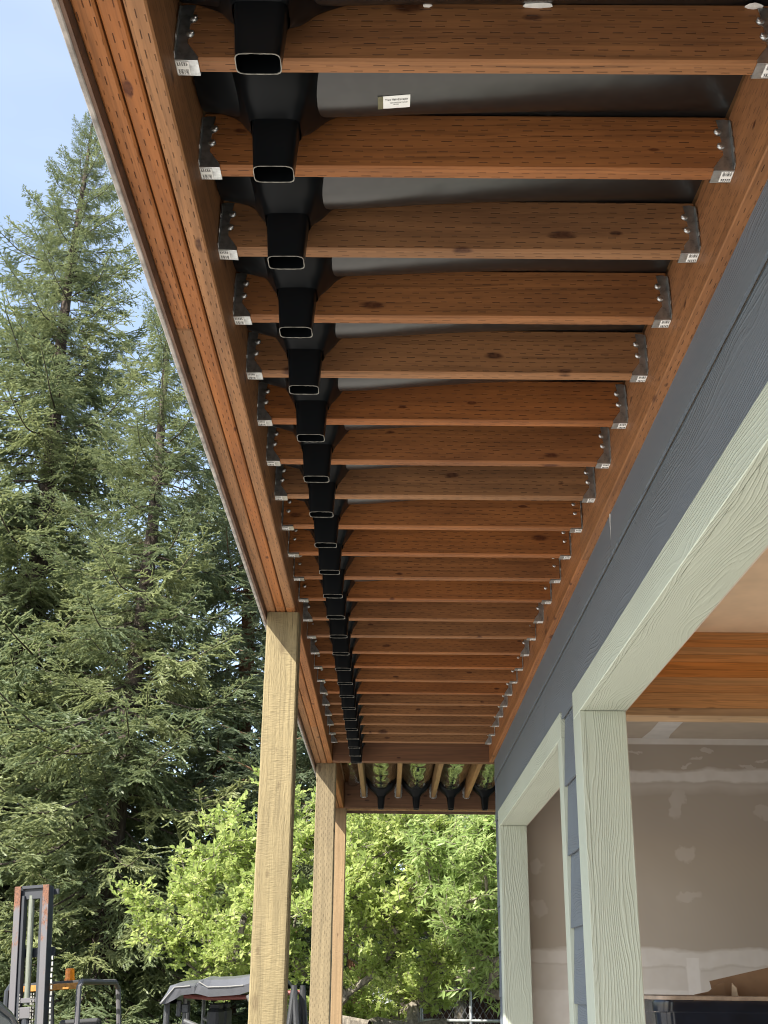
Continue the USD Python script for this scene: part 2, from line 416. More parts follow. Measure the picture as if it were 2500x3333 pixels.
M_mud = mudded_wall()
M_tape = plain('joint_tape', (0.62, 0.60, 0.59), 0.85, spread=0.06, scale=9)


def ground_material():
    g = G()
    pos = g.add('geometry')
    v = g.add('voronoi_texture', vector=pos, scale=38.0)
    n = g.add('noise_texture', vector=pos, scale=0.35, detail=4.0)
    n2 = g.add('noise_texture', vector=pos, scale=9.0, detail=4.0)
    st = g.mix(0.5, (0.45, 0.41, 0.35), g.add('hsv', color=g.o(v, 'color'), saturation=0.12, value=0.72))
    s = g.add('separate_xyz', vector=pos)
    far = g.add('map_range', value=g.o(s, 'y'), from_min=11.0, from_max=14.0, to_min=0.0, to_max=0.55, clamp=True)
    gm = g.add('map_range', value=g.m('add', n, far), from_min=0.55, from_max=0.75, to_min=0.0, to_max=1.0, clamp=True)
    c = g.mix(gm, st, g.mix(n2, (0.05, 0.085, 0.025), (0.10, 0.12, 0.04)))
    b = g.add('bump', height=g.m('add', v, n2), strength=0.7, distance=0.02)
    return g.make('gravel_and_grass', g.add('principled_bsdf', base_color=c, roughness=0.95, specular_ior_level=0.15, normal=b))


def bark(name, base):
    g = G()
    pos = g.add('geometry')
    n = g.add('noise_texture', vector=g.add('mapping', vector=pos, scale=(28, 28, 7)), scale=1.0, detail=5.0, roughness=0.65)
    c = g.ramp(n, (0.3, tuple(v * 0.4 for v in base)), (0.55, base), (0.75, tuple(v * 1.5 for v in base)))
    return g.make(name, g.add('principled_bsdf', base_color=c, roughness=0.95, specular_ior_level=0.1, normal=g.add('bump', height=n, strength=0.9, distance=0.03)))


def leafy(name, c0, c1, tip, trans=0.35, rough=0.45, island=True):
    g = G()
    geo = g.add('geometry', out='random_per_island'); oi = g.add('object_info')
    c = g.mix(geo, c0, c1)
    c = g.mix(g.add('map_range', value=oi, from_min=0.55, from_max=1.0, to_min=0.0, to_max=0.8, clamp=True), c, tip)
    d = g.add('principled_bsdf', base_color=c, roughness=rough, specular_ior_level=0.35)
    t = g.add('translucent_bsdf', color=g.mix(0.5, c, tuple(min(1, v * 1.5) for v in tip)))
    return g.make(name, g.add('mix_closure', fac=trans, closure1=d, closure2=t))


M_ground = ground_material()
M_bark = bark('spruce_bark', (0.080, 0.065, 0.054)); M_barkred = bark('red_brown_bark', (0.17, 0.095, 0.06)); M_barkfruit = bark('fruit_tree_bark', (0.21, 0.185, 0.15))
M_needle = leafy('spruce_needles', (0.130, 0.165, 0.085), (0.20, 0.24, 0.122), (0.30, 0.325, 0.145), 0.38)
M_needle_blue = leafy('blue_green_needles', (0.17, 0.21, 0.13), (0.25, 0.29, 0.175), (0.33, 0.36, 0.19), 0.38)
M_needle_dark = leafy('dark_needles', (0.085, 0.112, 0.066), (0.13, 0.162, 0.086), (0.18, 0.205, 0.10), 0.32)
M_leaf = leafy('plum_leaves', (0.26, 0.335, 0.090), (0.36, 0.43, 0.135), (0.48, 0.53, 0.19), 0.52)
M_leaf2 = leafy('peach_leaves', (0.26, 0.355, 0.120), (0.35, 0.44, 0.165), (0.46, 0.53, 0.22), 0.54, rough=0.35)

# ------------------------------------------------------------------ ground
xs = np.concatenate([np.linspace(-120, -16, 14), np.linspace(-14, 14, 57), np.linspace(16, 120, 14)])
ys = np.concatenate([np.linspace(-60, -14, 10), np.linspace(-12, 26, 77), np.linspace(28, 160, 24)])
X, Y = np.meshgrid(xs, ys, indexing='ij')
t = np.clip(np.maximum((-1.15 - X) / 1.4, (Y - 9.3) / 1.4), 0, 1); t = t * t * (3 - 2 * t)
far = np.clip((np.hypot(X, Y) - 3) / 4, 0, 1)
Z = -0.03 - 0.40 * t + 0.05 * far * (meshkit.fbm(np.stack([X * 0.4, Y * 0.4, 0 * X], -1), 3) - 0.5)
Z = np.where((X > 0.3) & (Y < 9.2), -0.16, Z)
tag(obj('ground', grid(np.stack([X, Y, Z], -1)), M_ground, smooth=True), 'gravel yard giving way to grass under the trees', 'ground', kind='structure')
tag(obj('concrete_slab', bx(0.74, 7.2, -1.8, 8.6, -0.14, 0.0), M_concrete), 'grey concrete garage floor slab', 'floor', kind='structure')

# ------------------------------------------------------------------ the deck
S = 0.3048
XB, XR = -0.413, 0.718
ZJ, ZB, ZT = CZ + 1.610, CZ + 1.513, CZ + 1.750
JY = [1.836 + S * k for k in range(23)]
JY[0] -= 0.012
deck = thing('wooden_deck', 'brown treated wood deck seen from underneath, rows of joists between outer beam and house wall', 'deck')
for k, y in enumerate([1.836 - S] + JY):
    dy = 0.0 if k < 2 else float(rng.normal(0, 0.0025))
    tw = float(rng.normal(0, 0.0015))
    m = bx(XB + 0.002, XR - 0.002, y - 0.038 + dy, y + dy, ZJ, ZT, 0.0045)
    m.vertices[:, 2] += tw * (m.vertices[:, 0] > 0)
    obj('joist', m, M_joist, deck)
# outer beam: three plies, each of several boards butted end to end
for (x0, cuts) in ((-0.540, (-1.2, 2.619, 6.9, 11.33)), (-0.4965, (-1.2, 4.97, 7.529, 11.33)), (-0.4525, (-1.2, 4.98, 8.90, 11.33))):
    w = 0.0395 if x0 > -0.5 and x0 < -0.46 else 0.0385
    for a, b in zip(cuts[:-1], cuts[1:]):
        obj('beam_board', bx(x0, x0 + 0.0395, a + 0.0012, b - 0.0012, ZB + float(rng.uniform(0, 0.0025)), ZB + 0.235, 0.004), M_beam, deck)
# ledger on the house wall, rim across the far end, far beam of the end bay
obj('ledger_board', bx(XR, XR + 0.0345, -1.2, 4.32, ZB, ZB + 0.235, 0.003), M_ledger, deck)
obj('ledger_board', bx(XR, XR + 0.0345, 4.323, 8.744, ZB, ZB + 0.235, 0.003), M_ledger, deck)
obj('rim_board', bx(XB + 0.003, 0.748, 8.744, 8.7805, ZB, ZB + 0.235, 0.003), M_rim, deck)
obj('rim_board', bx(XB + 0.003, 3.0, 8.7825, 8.82, ZB, ZB + 0.235, 0.003), M_rim, deck)
obj('rim_board', bx(XB + 0.003, 3.2, 11.19, 11.228, ZB, ZB + 0.235, 0.003), M_rim, deck)
obj('rim_board', bx(XB + 0.003, 3.2, 11.23, 11.268, ZB - 0.012, ZB + 0.235, 0.003), M_light, deck)
EJX = [-0.23, 0.083, 0.402, 0.704, 1.01, 1.315]
for x in EJX:
    obj('end_joist', bx(x - 0.019, x + 0.019, 8.822, 11.188, ZJ, ZT, 0.004), M_light, deck)
obj('fascia_board', bx(-0.5485, -0.5415, -1.2, 11.34, CZ + 1.487, CZ + 1.80), M_fascia, deck)
obj('fascia_edge', bx(-0.5600, -0.5488, -1.2, 11.34, CZ + 1.484, CZ + 1.80, 0.002), M_edge, deck)
obj('fascia_board', bx(-0.54, 3.2, 11.345, 11.356, CZ + 1.487, CZ + 1.80), M_fascia, deck)
xw = -0.56
for k in range(9):
    obj('deck_plank', bx(-0.575 + 0.148 * k, -0.575 + 0.148 * k + 0.143, -1.2, 11.36, ZT + 0.012, ZT + 0.037, 0.003), M_deck, deck)
for k in range(17):
    x = -0.575 + 0.148 * (k + 9)
    if x < 3.1:
        obj('deck_plank', bx(x, x + 0.143, 8.68, 11.36, ZT + 0.012, ZT + 0.037, 0.003), M_deck, deck)

# ------------------------------------------------------------------ posts
def post(name, x0, y0, mat, label, zlow=-0.5, bow=0.0):
    n = 40
    z = np.linspace(zlow, ZB - 0.001, n)
    ring = []
    c, h = 0.006, 0.0699
    sec = np.array([(-h + c, -h), (h - c, -h), (h, -h + c), (h, h - c), (h - c, h), (-h + c, h), (-h, h - c), (-h, -h + c)])
    for i, zz in enumerate(z):
        j = 0.0016 * (meshkit.noise(np.c_[sec * 30, np.full(8, zz * 9.0)], 5) - 0.5)[:, None]
        ring.append(np.c_[sec * (1 + 0.02 * 0) + np.sign(sec) * j + [x0 + 0.0699, y0 + 0.0699], np.full(8, zz)])
    P = np.stack(ring, 1)
    m = grid(P, closed_u=True)
    top = trimesh.Trimesh(P[:, -1], [[0, i, i + 1] for i in range(1, 7)], process=False)
    t_ = thing(name, label, 'post')
    obj('shaft', [m, top], mat, t_)
    obj('base_plate', bx(x0 - 0.02, x0 + 0.16, y0 - 0.02, y0 + 0.16, zlow - 0.01, zlow - 0.001), M_galv, t_)
    return t_


post('support_post', -0.5375, 5.033, M_post, 'thick rough-sawn tan post nearest the camera, under the outer beam', -0.05)
post('support_post', -0.530, 8.835, M_post_in, 'middle greyish tan post with rows of small incisions under the beam joint', -0.06)
post('support_post', -0.530, 11.195, M_post_far, 'farthest orange-tan post at the far deck corner, half hidden behind the middle post', -0.42)

# ------------------------------------------------------------------ joist hangers
def hanger_mesh():
    """In its own space the beam face is x = 0, the joist runs along +x with its bottom at z = 0 and its sides at y = +-0.019."""
    prof = [(0, -0.0016), (0.0445, -0.0016), (0.0445, 0.004), (0.0285, 0.027), (0.0215, 0.036), (0.0210, 0.048), (0.0290, 0.052), (0.0320, 0.059), (0.0285, 0.066), (0.0215, 0.070), (0.0230, 0.084), (0.0325, 0.089),
            (0.0350, 0.096), (0.0315, 0.103), (0.0250, 0.106), (0.0290, 0.128), (0.012, 0.129), (0.0, 0.126)]
    parts = []
    for s in (-1, 1):
        y = s * 0.0194
        M = np.array([[1, 0, 0, 0], [0, 0, s * 1.0, y], [0, 1, 0, 0]], float)
        parts.append(prism(prof, 0.0015, M))
        for (px, pz) in ((0.0245, 0.059), (0.0275, 0.096)):
            d = trimesh.creation.icosphere(2, 0.0085); d.vertices *= (1.0, 0.55, 0.85); d.apply_translation((px, y + s * 0.0012, pz)); parts.append(d)
        fl = [(0.0195, 0.0), (0.033, 0.006), (0.034, 0.030), (0.030, 0.036), (0.036, 0.044), (0.036, 0.072), (0.031, 0.078), (0.035, 0.086), (0.034, 0.112), (0.026, 0.124), (0.0195, 0.121)]
        M = np.array([[0, 0, 1, 0.0006], [s, 0, 0, 0], [0, 1, 0, 0]], float)
        parts.append(prism(fl, 0.0016, M))
    parts.append(bx(0.0006, 0.0445, -0.0209, 0.0209, -0.0034, -0.0014))
    return parts


def label_print():
    """Small print and a bar code for the label under the seat, facing down."""
    q = np.random.default_rng(3); out = []
    for y in np.arange(-0.0150, -0.006, 0.0024):
        for x in np.arange(0.004, 0.024, 0.0042):
            w = q.uniform(0.0016, 0.0036); out.append(bx(x, x + w, y, y + 0.0014, -0.0046, -0.0041))
    for x in np.arange(0.005, 0.024, 0.0016):
        w = q.choice([0.0005, 0.0008, 0.0011]); out.append(bx(x, x + w, 0.003, 0.013, -0.0046, -0.0041))
    for x in np.arange(0.005, 0.022, 0.005):
        out.append(bx(x, x + q.uniform(0.002, 0.004), 0.0145, 0.0156, -0.0046, -0.0041))
    return out


HP = stage.CreateClassPrim('/World/joist_hanger_kind')
obj('bracket', hanger_mesh(), M_galv, HP)
nl = []
for s in (-1, 1):
    for (px, pz) in ((0.0245, 0.059), (0.0275, 0.096)):
        c = trimesh.creation.icosphere(1, 0.0042); c.vertices *= (1, 0.5, 1); c.apply_translation((px + 0.004, s * 0.0252, pz + 0.001)); nl.append(c)
nails = [obj('nail_head', n, M_nail, HP) for n in nl]
lab = obj('label_sticker', bx(0.002, 0.0265, -0.0165, 0.0172, -0.0042, -0.0035), M_paper, HP)
obj('printing', label_print(), M_ink, lab)


def hanger(loc, rotz, label, group):
    x = UsdGeom.Xform.Define(stage, '/World/' + numbered('/World', 'joist_hanger'))
    x.AddTranslateOp().Set(Gf.Vec3d(*map(float, loc)))
    x.AddRotateZOp().Set(float(rotz + rng.normal(0, 0.9)))
    x.AddRotateYOp().Set(float(rng.uniform(-0.3, 1.6)))
    p = x.GetPrim(); p.GetReferences().AddInternalReference('/World/joist_hanger_kind'); p.SetInstanceable(True)
    return tag(p, label, 'joist hanger', group)


for k, y in enumerate(JY):
    jit = float(rng.normal(0, 0.0008))
    where = f'{ORD[k + 1]} joist from the camera' if k < 22 else 'last joist before the far rim'
    hanger((XB, y - 0.019, ZJ + jit), 0, f'galvanised hanger at the outer beam end of the {where}', 'joist hangers along the outer beam')
    hanger((XR, y - 0.019, ZJ + jit), 180, f'galvanised hanger at the house ledger end of the {where}', 'joist hangers along the house ledger')
for k, x in enumerate(EJX[:4]):
    hanger((x, 11.19, ZJ), -90, f'grey hanger on the far beam holding the {ORD[k + 1]} end bay joist from the left', 'joist hangers on the far beam')

# ------------------------------------------------------------------ rain troughs and spouts between the joists
SAG = PchipInterpolator([-0.42, -0.235, -0.14, 0.1, 0.42, 0.62, 0.72], [0.040, 0.088, 0.086, 0.066, 0.038, 0.022, 0.006])


def trough_z(x, y, seed):
    s = float(SAG(x)) * (1 + 0.10 * (seed % 3 - 1))
    w = 0.1325
    a = min(abs(y) / w, 1.0)
    cr = 0.004 * (float(meshkit.noise(np.array([x * 7, y * 16, seed * 3.7]))) - 0.5) * max(0, x + 0.1)
    return 0.1412 - s * (1 - a ** 2.4) + cr


def trough_mesh(seed, x0=-0.20, x1=0.712):
    xs = np.linspace(x0, x1, 36); yy = np.concatenate([[-0.150], np.linspace(-0.1325, 0.1325, 19), [0.150]])
    P = np.array([[(x, y, trough_z(x, y, seed)) for y in yy] for x in xs])
    top = P.copy(); top[..., 2] += 0.0022
    return [grid(P, flip=True), grid(top)]


ZR = [0.141, 0.128, 0.105, 0.080, 0.055, 0.030, 0.005, -0.02]
HX = PchipInterpolator(ZR[::-1], [0.210, 0.166, 0.114, 0.092, 0.080, 0.069, 0.058, 0.050][::-1])
HY = PchipInterpolator(ZR[::-1], [0.1322, 0.1320, 0.130, 0.123, 0.106, 0.081, 0.052, 0.037][::-1])


def loop(hx, hy, n, k=44):
    a = np.arange(k) * 2 * np.pi / k + 0.01
    c, s = np.cos(a), np.sin(a)
    r = (np.abs(c) ** n + np.abs(s) ** n) ** (-1 / n)
    return np.stack([hx * r * c, hy * r * s], 1)


def hopper_mesh():
    zs = np.linspace(0.141, -0.02, 22)
    L = []
    for z in zs:
        q = loop(float(HX(z)), float(HY(z)), float(np.interp(z, [-0.02, 0.04, 0.09, 0.141], [5.0, 4.6, 5.2, 8.0])), 64)
        L.append(np.c_[q, np.full(len(q), z)])
    P = np.stack(L, 1)
    Q = P.copy(); Q[..., :2] *= 0.985; Q[..., 2] += 0.003
    return [grid(P, closed_u=True, flip=True), grid(Q, closed_u=True)]


def spout_mesh():
    zs = np.array([0.062, 0.058, 0.048, 0.03, -0.03, -0.09, -0.1235]); gx = np.interp(zs, [-0.125, 0.05], [0.0395, 0.051]); gy = np.interp(zs, [-0.125, 0.05], [0.0255, 0.041])
    gx[0] *= 0.62; gy[0] *= 0.7; gx[1] *= 0.84; gy[1] *= 0.88; gx[2] *= 0.95; gy[2] *= 0.97
    out = np.stack([np.c_[loop(a, b, 5.5), np.full(44, z)] for a, b, z in zip(gx, gy, zs)], 1)
    inn = np.stack([np.c_[loop(a - 0.0013, b - 0.0013, 5.5), np.full(44, z)] for a, b, z in zip(gx, gy, zs)], 1)
    return [grid(out, closed_u=True, flip=True), grid(inn, closed_u=True)]


def rim_mesh(seed=0):
    P = loop(0.0397, 0.0257, 5.5); q = loop(0.0384, 0.0244, 5.5)
    wob = 0.0008 * (meshkit.noise(np.c_[P * 160, np.full(44, seed)]) - 0.5)
    a, b = np.c_[P, -0.1236 + 0 * wob], np.c_[P * 1.006, -0.1252 + wob]
    c, d = np.c_[q, -0.1252 + wob], np.c_[q, -0.1236 + 0 * wob]
    return grid(np.stack([a, b, c, d], 1), closed_u=True, flip=True)


FP = stage.CreateClassPrim('/World/drain_funnel_kind')
obj('hopper', hopper_mesh(), M_plastic, FP, smooth=50)
fx = np.linspace(-0.168, -0.02, 14); fy = np.linspace(-0.131, 0.131, 19)
fl_ = np.array([[(x, y, trough_z(x - 0.237, y, 2) - 0.003) for y in fy] for x in fx])
fq_ = fl_.copy(); fq_[..., 2] += 0.0015
obj('back_flap', [grid(fl_, flip=True), grid(fq_)], M_plastic, FP, smooth=True)
sp_ = obj('spout', spout_mesh(), M_plastic, FP, smooth=40)
obj('cut_rim', rim_mesh(), M_rimworn, sp_)


def funnel(loc, rotz, label, group):
    x = UsdGeom.Xform.Define(stage, '/World/' + numbered('/World', 'drain_funnel'))
    x.AddTranslateOp().Set(Gf.Vec3d(*map(float, loc)))
    if rotz:
        x.AddRotateZOp().Set(float(rotz))
    p = x.GetPrim(); p.GetReferences().AddInternalReference('/World/drain_funnel_kind'); p.SetInstanceable(True)
    return tag(p, label, 'drain funnel', group)


for k in range(24):
    ya = (JY[k - 1] if k > 0 else 1.836 - S); yb = (JY[k] if k < 23 else 8.744 + 0.036) - 0.038
    yc = (ya + yb) / 2
    if k < 23:
        between = 'in the nearest bay at the picture top' if k == 0 else f'between the {ORD[k]} and {ORD[k + 1]} joists from the camera'
    else:
        between = 'between the last joist and the far rim'
    funnel((-0.237, yc, ZJ), float(rng.normal(0, 1.2)), f'black plastic drain funnel {between}', 'drain funnels in the joist bays')
    tr = thing('rain_trough', f'dark grey rain trough {between}', 'rain trough', (0, yc, ZJ), 0, 'rain troughs between the joists')
    sheet = obj('sheet', trough_mesh(k), M_trough, tr, smooth=True)
    if k == 1:
        def patch(x0, x1, y0, y1, off, n=8):
            gx, gy = np.linspace(x0, x1, n), np.linspace(y0, y1, n)
            P = np.array([[(x, y, trough_z(x, y, k) - off) for y in gy] for x in gx])
            Q = P.copy(); Q[..., 2] += 0.0005
            return [grid(P, flip=True), grid(Q)]
        st = obj('sticker', patch(-0.034, 0.031, -0.006, 0.034, 0.0010), M_paper, tr)
        obj('sticker_band', patch(-0.0345, -0.024, -0.0062, 0.0342, 0.0016), M_olive, st)
        tm = []
        for txt, h, yy, x0, wmax in (('Trex RainEscape', 0.0052, 0.003, -0.020, 0.046), ('DECK DRAINAGE TROUGH', 0.0022, 0.0115, -0.010, 0.036), ('trex.com', 0.0022, 0.017, -0.004, 0.03)):
            w = meshkit.text_mesh(txt, h, 0.0003)
            sc = min(1.0, wmax / (w.bounds[1][0])); v = w.vertices.copy()
            xx = x0 + v[:, 0] * sc; y2 = yy - v[:, 1] + 0.004
            w.vertices = np.c_[xx, y2, [trough_z(a, b, k) - 0.0019 - c for a, b, c in zip(xx, y2, v[:, 2])]]
            tm.append(w)
        obj('printing', tm, M_ink, st)
# end bay: troughs along y
for k in range(4):
    xc = (EJX[k] + EJX[k + 1]) / 2 if k >= 0 else 0
    P = []
    yy = np.linspace(8.83, 11.17, 44); ww = np.concatenate([[-0.152], np.linspace(-0.133, 0.133, 19), [0.152]])
    for y in yy:
        s = np.interp(y, [8.83, 10.2, 10.93, 11.0, 11.17], [0.055, 0.085, 0.112, 0.10, 0.05])
        P.append([(w, y, 0.1412 - s * (1 - min(abs(w) / 0.133, 1) ** 2.2) + 0.016 * (float(meshkit.fbm(np.array([w * 14 + k * 5, y * 6, k * 2.0]), 2)) - 0.5) * (abs(w) < 0.12)) for w in ww])
    P = np.array(P); Q = P.copy(); Q[..., 2] += 0.0022
    nm = f'{ORD[k + 1]} from the left in the end bay'
    tr = thing('rain_trough', f'crinkled shiny black rain trough reflecting green leaves, {nm}', 'rain trough', (xc, 0, ZJ), 0, 'shiny rain troughs in the end bay')
    obj('sheet', [grid(P), grid(Q, flip=True)], M_crinkle, tr, smooth=True)
    funnel((xc, 11.02, ZJ + 0.0), -90, f'small black drain funnel against the far beam, {nm}', 'drain funnels in the end bay')
# left-over narrow bay beside the outer beam
tr = thing('rain_trough', 'narrow shiny trough piece beside the far post at the left end of the end bay', 'rain trough', (-0.33, 0, ZJ))
yy = np.linspace(8.83, 11.17, 30); ww = np.linspace(-0.075, 0.075, 9)
P = np.array([[(w, y, 0.141 - 0.05 * (1 - (abs(w) / 0.075) ** 2) + 0.016 * (float(meshkit.noise(np.array([w * 20, y * 7, 9.0]))) - 0.5)) for w in ww] for y in yy])
Q = P.copy(); Q[..., 2] += 0.002
obj('sheet', [grid(P), grid(Q, flip=True)], M_crinkle, tr, smooth=True)
# scraps of white foam squeezed out over the nearest joist
for i, (x, w) in enumerate(((0.06, 0.018), (0.27, 0.06), (0.68, 0.04))):
    pts = rng.normal(0, 1, (40, 3)); pts /= np.linalg.norm(pts, axis=1, keepdims=True)
    m = trimesh.convex.convex_hull(pts * (w / 2, 0.010, 0.0028) * (0.75 + 0.4 * rng.random((40, 1))))
    m.apply_translation((x, JY[0] - 0.041, ZT - 0.010))
    tag(obj('foam_scrap', m, M_foam), ['small crumb of white foam above the nearest joist', 'long white foam squeeze-out above the middle of the nearest joist', 'white foam scrap above the nearest joist beside the ledger'][i], 'foam scrap')

# ------------------------------------------------------------------ the house
house = thing('house', 'blue lap-sided house with pale green garage door trim beside the deck', 'house')
OP = [(-0.3, 4.627), (5.28, 8.195)]            # garage door openings along y
HTOP = CZ + 1.006                                # underside of the headers
YE = 8.62                                        # house corner
XS = 0.757


def plank(y0, y1, z0, z1, name='siding_board'):
    """A lap board: its foot stands proud of the board below."""
    xt, xb = XS - 0.002, XS - 0.0165
    v = np.array([(xb, y0, z0), (xb, y1, z0), (xt - 0.0005, y1, z1), (xt - 0.0005, y0, z1), (xb + 0.008, y0, z0), (xb + 0.008, y1, z0), (xt + 0.002, y1, z1), (xt + 0.002, y0, z1)])
    m = trimesh.convex.convex_hull(v)
    return obj(name, m, M_blue_y, house)


LAP = [1.655, 1.365, 1.083, 0.797, 0.513, 0.230, -0.053, -0.336, -0.62, -0.90, -1.18, -1.47]
rows = list(zip(LAP[1:], LAP[:-1]))
ySeam = 3.838
for i, (lo, hi) in enumerate(rows):
    if i == 0:
        segs = [(-1.5, 0.9), (0.902, ySeam - 0.0015), (ySeam + 0.0015, 7.2), (7.202, YE)]
    elif i == 1:
        segs = [(-1.5, 1.6), (1.602, 5.8), (5.802, YE)]
    else:
        segs = [(-1.5, -0.46), (4.81, 5.17), (8.33, YE)]
    for a, b in segs:
        plank(a, b, CZ + lo, CZ + hi + 0.004)
obj('caulk_joint', bx(XS - 0.0135, XS - 0.005, ySeam - 0.0015, ySeam + 0.0015, CZ + 1.367, CZ + 1.512), M_caulk, house)
# wall core: thin sheathing on the pier and over the doors, the storey above and the roof
core = [bx(XS, 0.905, 4.655, 5.25, 0.0, HTOP + 0.02), bx(XS, 0.905, 8.225, 8.59, 0, HTOP + 0.02), bx(XS, 0.905, -1.5, -0.33, 0, HTOP + 0.02), bx(XS, 0.905, -1.5, 8.59, HTOP + 0.022, CZ + 1.78)]
obj('wall_core', core, M_wallplain, house)
obj('upper_wall', bx(XS - 0.004, 0.91, -1.5, YE, CZ + 1.79, 6.2), M_blue_y, house)
obj('end_wall_outside', bx(0.757, 7.3, 8.592, YE - 0.004, 0.0, 6.2), M_blue_x, house)
for i in range(22):
    z = 0.02 + 0.283 * i
    v = np.array([(0.745, YE + 0.0125, z), (7.3, YE + 0.0125, z), (7.3, YE + 0.001, z + 0.286), (0.745, YE + 0.001, z + 0.286), (0.745, YE, z), (7.3, YE, z), (7.3, YE - 0.003, z + 0.286), (0.745, YE - 0.003, z + 0.286)])
    if z < 6:
        obj('end_siding_board', trimesh.convex.convex_hull(v), M_blue_x, house)
rf = trimesh.convex.convex_hull(np.array([(0.30, -1.9, 6.1), (0.30, 9.1, 6.1), (4.0, -1.9, 7.6), (4.0, 9.1, 7.6), (7.7, -1.9, 6.1), (7.7, 9.1, 6.1), (0.30, -1.9, 6.2), (0.3, 9.1, 6.2), (7.7, 9.1, 6.2), (7.7, -1.9, 6.2)]))
obj('roof', rf, M_roof, house)
# green trim of each opening: header face, casings, underside and jamb linings
for (a, b) in OP:
    obj('header_trim', bx(0.735, 0.7565, a - 0.14 if a < 0 else a - 0.105, b + (0.178 if a < 0 else 0.13), HTOP - 0.001, HTOP + 0.108, 0.002), M_green_y, house)
    obj('header_lining', bx(0.7568, 0.912, a - 0.02, b + 0.02, HTOP, HTOP + 0.02), M_green_y, house)
    obj('header_lining', bx(0.7365, 0.7566, a + 0.001, b - 0.001, HTOP - 0.003, HTOP - 0.0012), M_green_y, house) if False else None
wz = HTOP - 0.0015
obj('casing', bx(0.735, 0.7565, 4.628, 4.808, 0.0, wz, 0.002), M_green_z, house)
obj('casing', bx(0.735, 0.7565, 5.172, 5.279, 0.0, wz, 0.002), M_green_z, house)
obj('casing', bx(0.735, 0.7565, 8.196, 8.328, 0.0, wz, 0.002), M_green_z, house)
obj('casing', bx(0.735, 0.7565, -0.44, -0.301, 0.0, wz, 0.002), M_green_z, house)
obj('jamb_lining', bx(0.7568, 0.912, 4.6285, 4.6535, 0.0, wz, 0.0015), M_green_z, house)
obj('jamb_lining', bx(0.7568, 0.912, 5.2535, 5.2785, 0.0, wz, 0.0015), M_green_z, house)
obj('jamb_lining', bx(0.7568, 0.912, 8.1965, 8.2235, 0.0, wz, 0.0015), M_green_z, house)
obj('jamb_lining', bx(0.7568, 0.912, -0.3235, -0.3015, 0.0, wz, 0.0015), M_green_z, house)
# inside of the garage
ZC = CZ + 1.642
obj('interior_end_wall', bx(0.914, 7.0, 8.45, 8.58, 0.0, ZC + 0.05), M_mud, house)
obj('interior_side_wall', bx(7.0, 7.15, -1.7, 8.58, 0.0, ZC + 0.05), M_wallplain, house)
obj('interior_near_wall', bx(0.914, 7.0, -1.7, -1.55, 0.0, ZC + 0.05), M_wallplain, house)
obj('interior_door_wall', [bx(0.906, 0.913, 4.63, 5.277, 0.0, HTOP), bx(0.906, 0.913, 8.2, 8.448, 0.0, HTOP), bx(0.913, 0.918, -1.55, 8.448, HTOP + 0.001, ZC)], M_wallplain, house)
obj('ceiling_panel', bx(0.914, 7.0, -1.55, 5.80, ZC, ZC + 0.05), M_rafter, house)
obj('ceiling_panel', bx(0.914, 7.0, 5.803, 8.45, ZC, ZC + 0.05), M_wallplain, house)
tp = [(1.757, 7.40), (1.915, 7.40), (1.935, 8.3), (1.952, 8.448), (1.765, 8.448), (1.775, 8.2)]
obj('ceiling_tape', prism(tp, 0.0015, np.array([[1, 0, 0, 0], [0, 1, 0, 0], [0, 0, 1, ZC - 0.0018]], float)), M_tape, house)
wc = [(0.92, 8.02), (2.0, 8.0), (3.2, 8.03), (5.0, 8.0), (7.0, 8.02), (7.0, 8.448), (0.92, 8.448)]
gb = obj('glulam_beam', bx(0.918, 6.99, 5.752, 5.886, CZ + 1.235, ZC - 0.002), M_glulam, house)
nl_ = 11; hl = (ZC - (CZ + 1.226)) / nl_
for i in range(nl_):
    z0 = CZ + 1.226 + i * hl
    xs_ = [0.917, 6.995] if i % 3 else [0.917, float(rng.uniform(1.8, 4)), 6.995]
    for a, b in zip(xs_[:-1], xs_[1:]):
        o = rng.uniform(0, 0.0015)
        obj('lamination', bx(a, b - 0.0006, 5.744 + o, 5.894 - o, z0 + 0.0004, z0 + hl - 0.0004, 0.0012), M_glulam_bottom if i == 0 else M_glulam, gb)
obj('plugged_slot', bx(2.10, 2.122, 5.741, 5.7445, CZ + 1.242, CZ + 1.268, 0.001), M_light, gb)

# bin and cardboard in the garage
def rbox(w, d, r, k=6):
    p = []
    for (sx, sy, a0) in ((1, 1, 0), (-1, 1, 90), (-1, -1, 180), (1, -1, 270)):
        for i in range(k + 1):
            a = math.radians(a0 + 90 * i / k); p.append((sx * (w / 2 - r) + r * math.cos(a), sy * (d / 2 - r) + r * math.sin(a)))
    return np.array(p)


bt = thing('storage_bin', 'big glossy black plastic bin with rounded corners standing in the garage', 'bin', (1.985, 6.72, 0.0))
L = []
for z, s, r in ((0.02, 0.80, 0.06), (0.05, 0.83, 0.08), (0.9, 0.965, 0.09), (1.385, 1.0, 0.09), (1.40, 1.0, 0.09), (1.405, 1.012, 0.095), (1.445, 1.015, 0.095), (1.456, 1.006, 0.09), (1.456, 0.97, 0.08), (1.30, 0.955, 0.08), (0.08, 0.78, 0.06)):
    q = rbox(1.36 * s, 0.84 * s, r); L.append(np.c_[q, np.full(len(q), z)])
P = np.stack(L, 1)
obj('tub', [grid(P, closed_u=True), trimesh.Trimesh(P[:, -1], [[0, i, i + 1] for i in range(1, len(P) - 1)], process=False)], M_black, bt, smooth=40)
L = []
for z, s in ((1.4575, 0.972), (1.4575, 1.004), (1.474, 1.002), (1.478, 0.985), (1.474, 0.972)):
    q = rbox(1.36 * s, 0.84 * s, 0.09); L.append(np.c_[q, np.full(len(q), z)])
P = np.stack(L, 1); P = np.concatenate([P, P[:, :1]], 1)
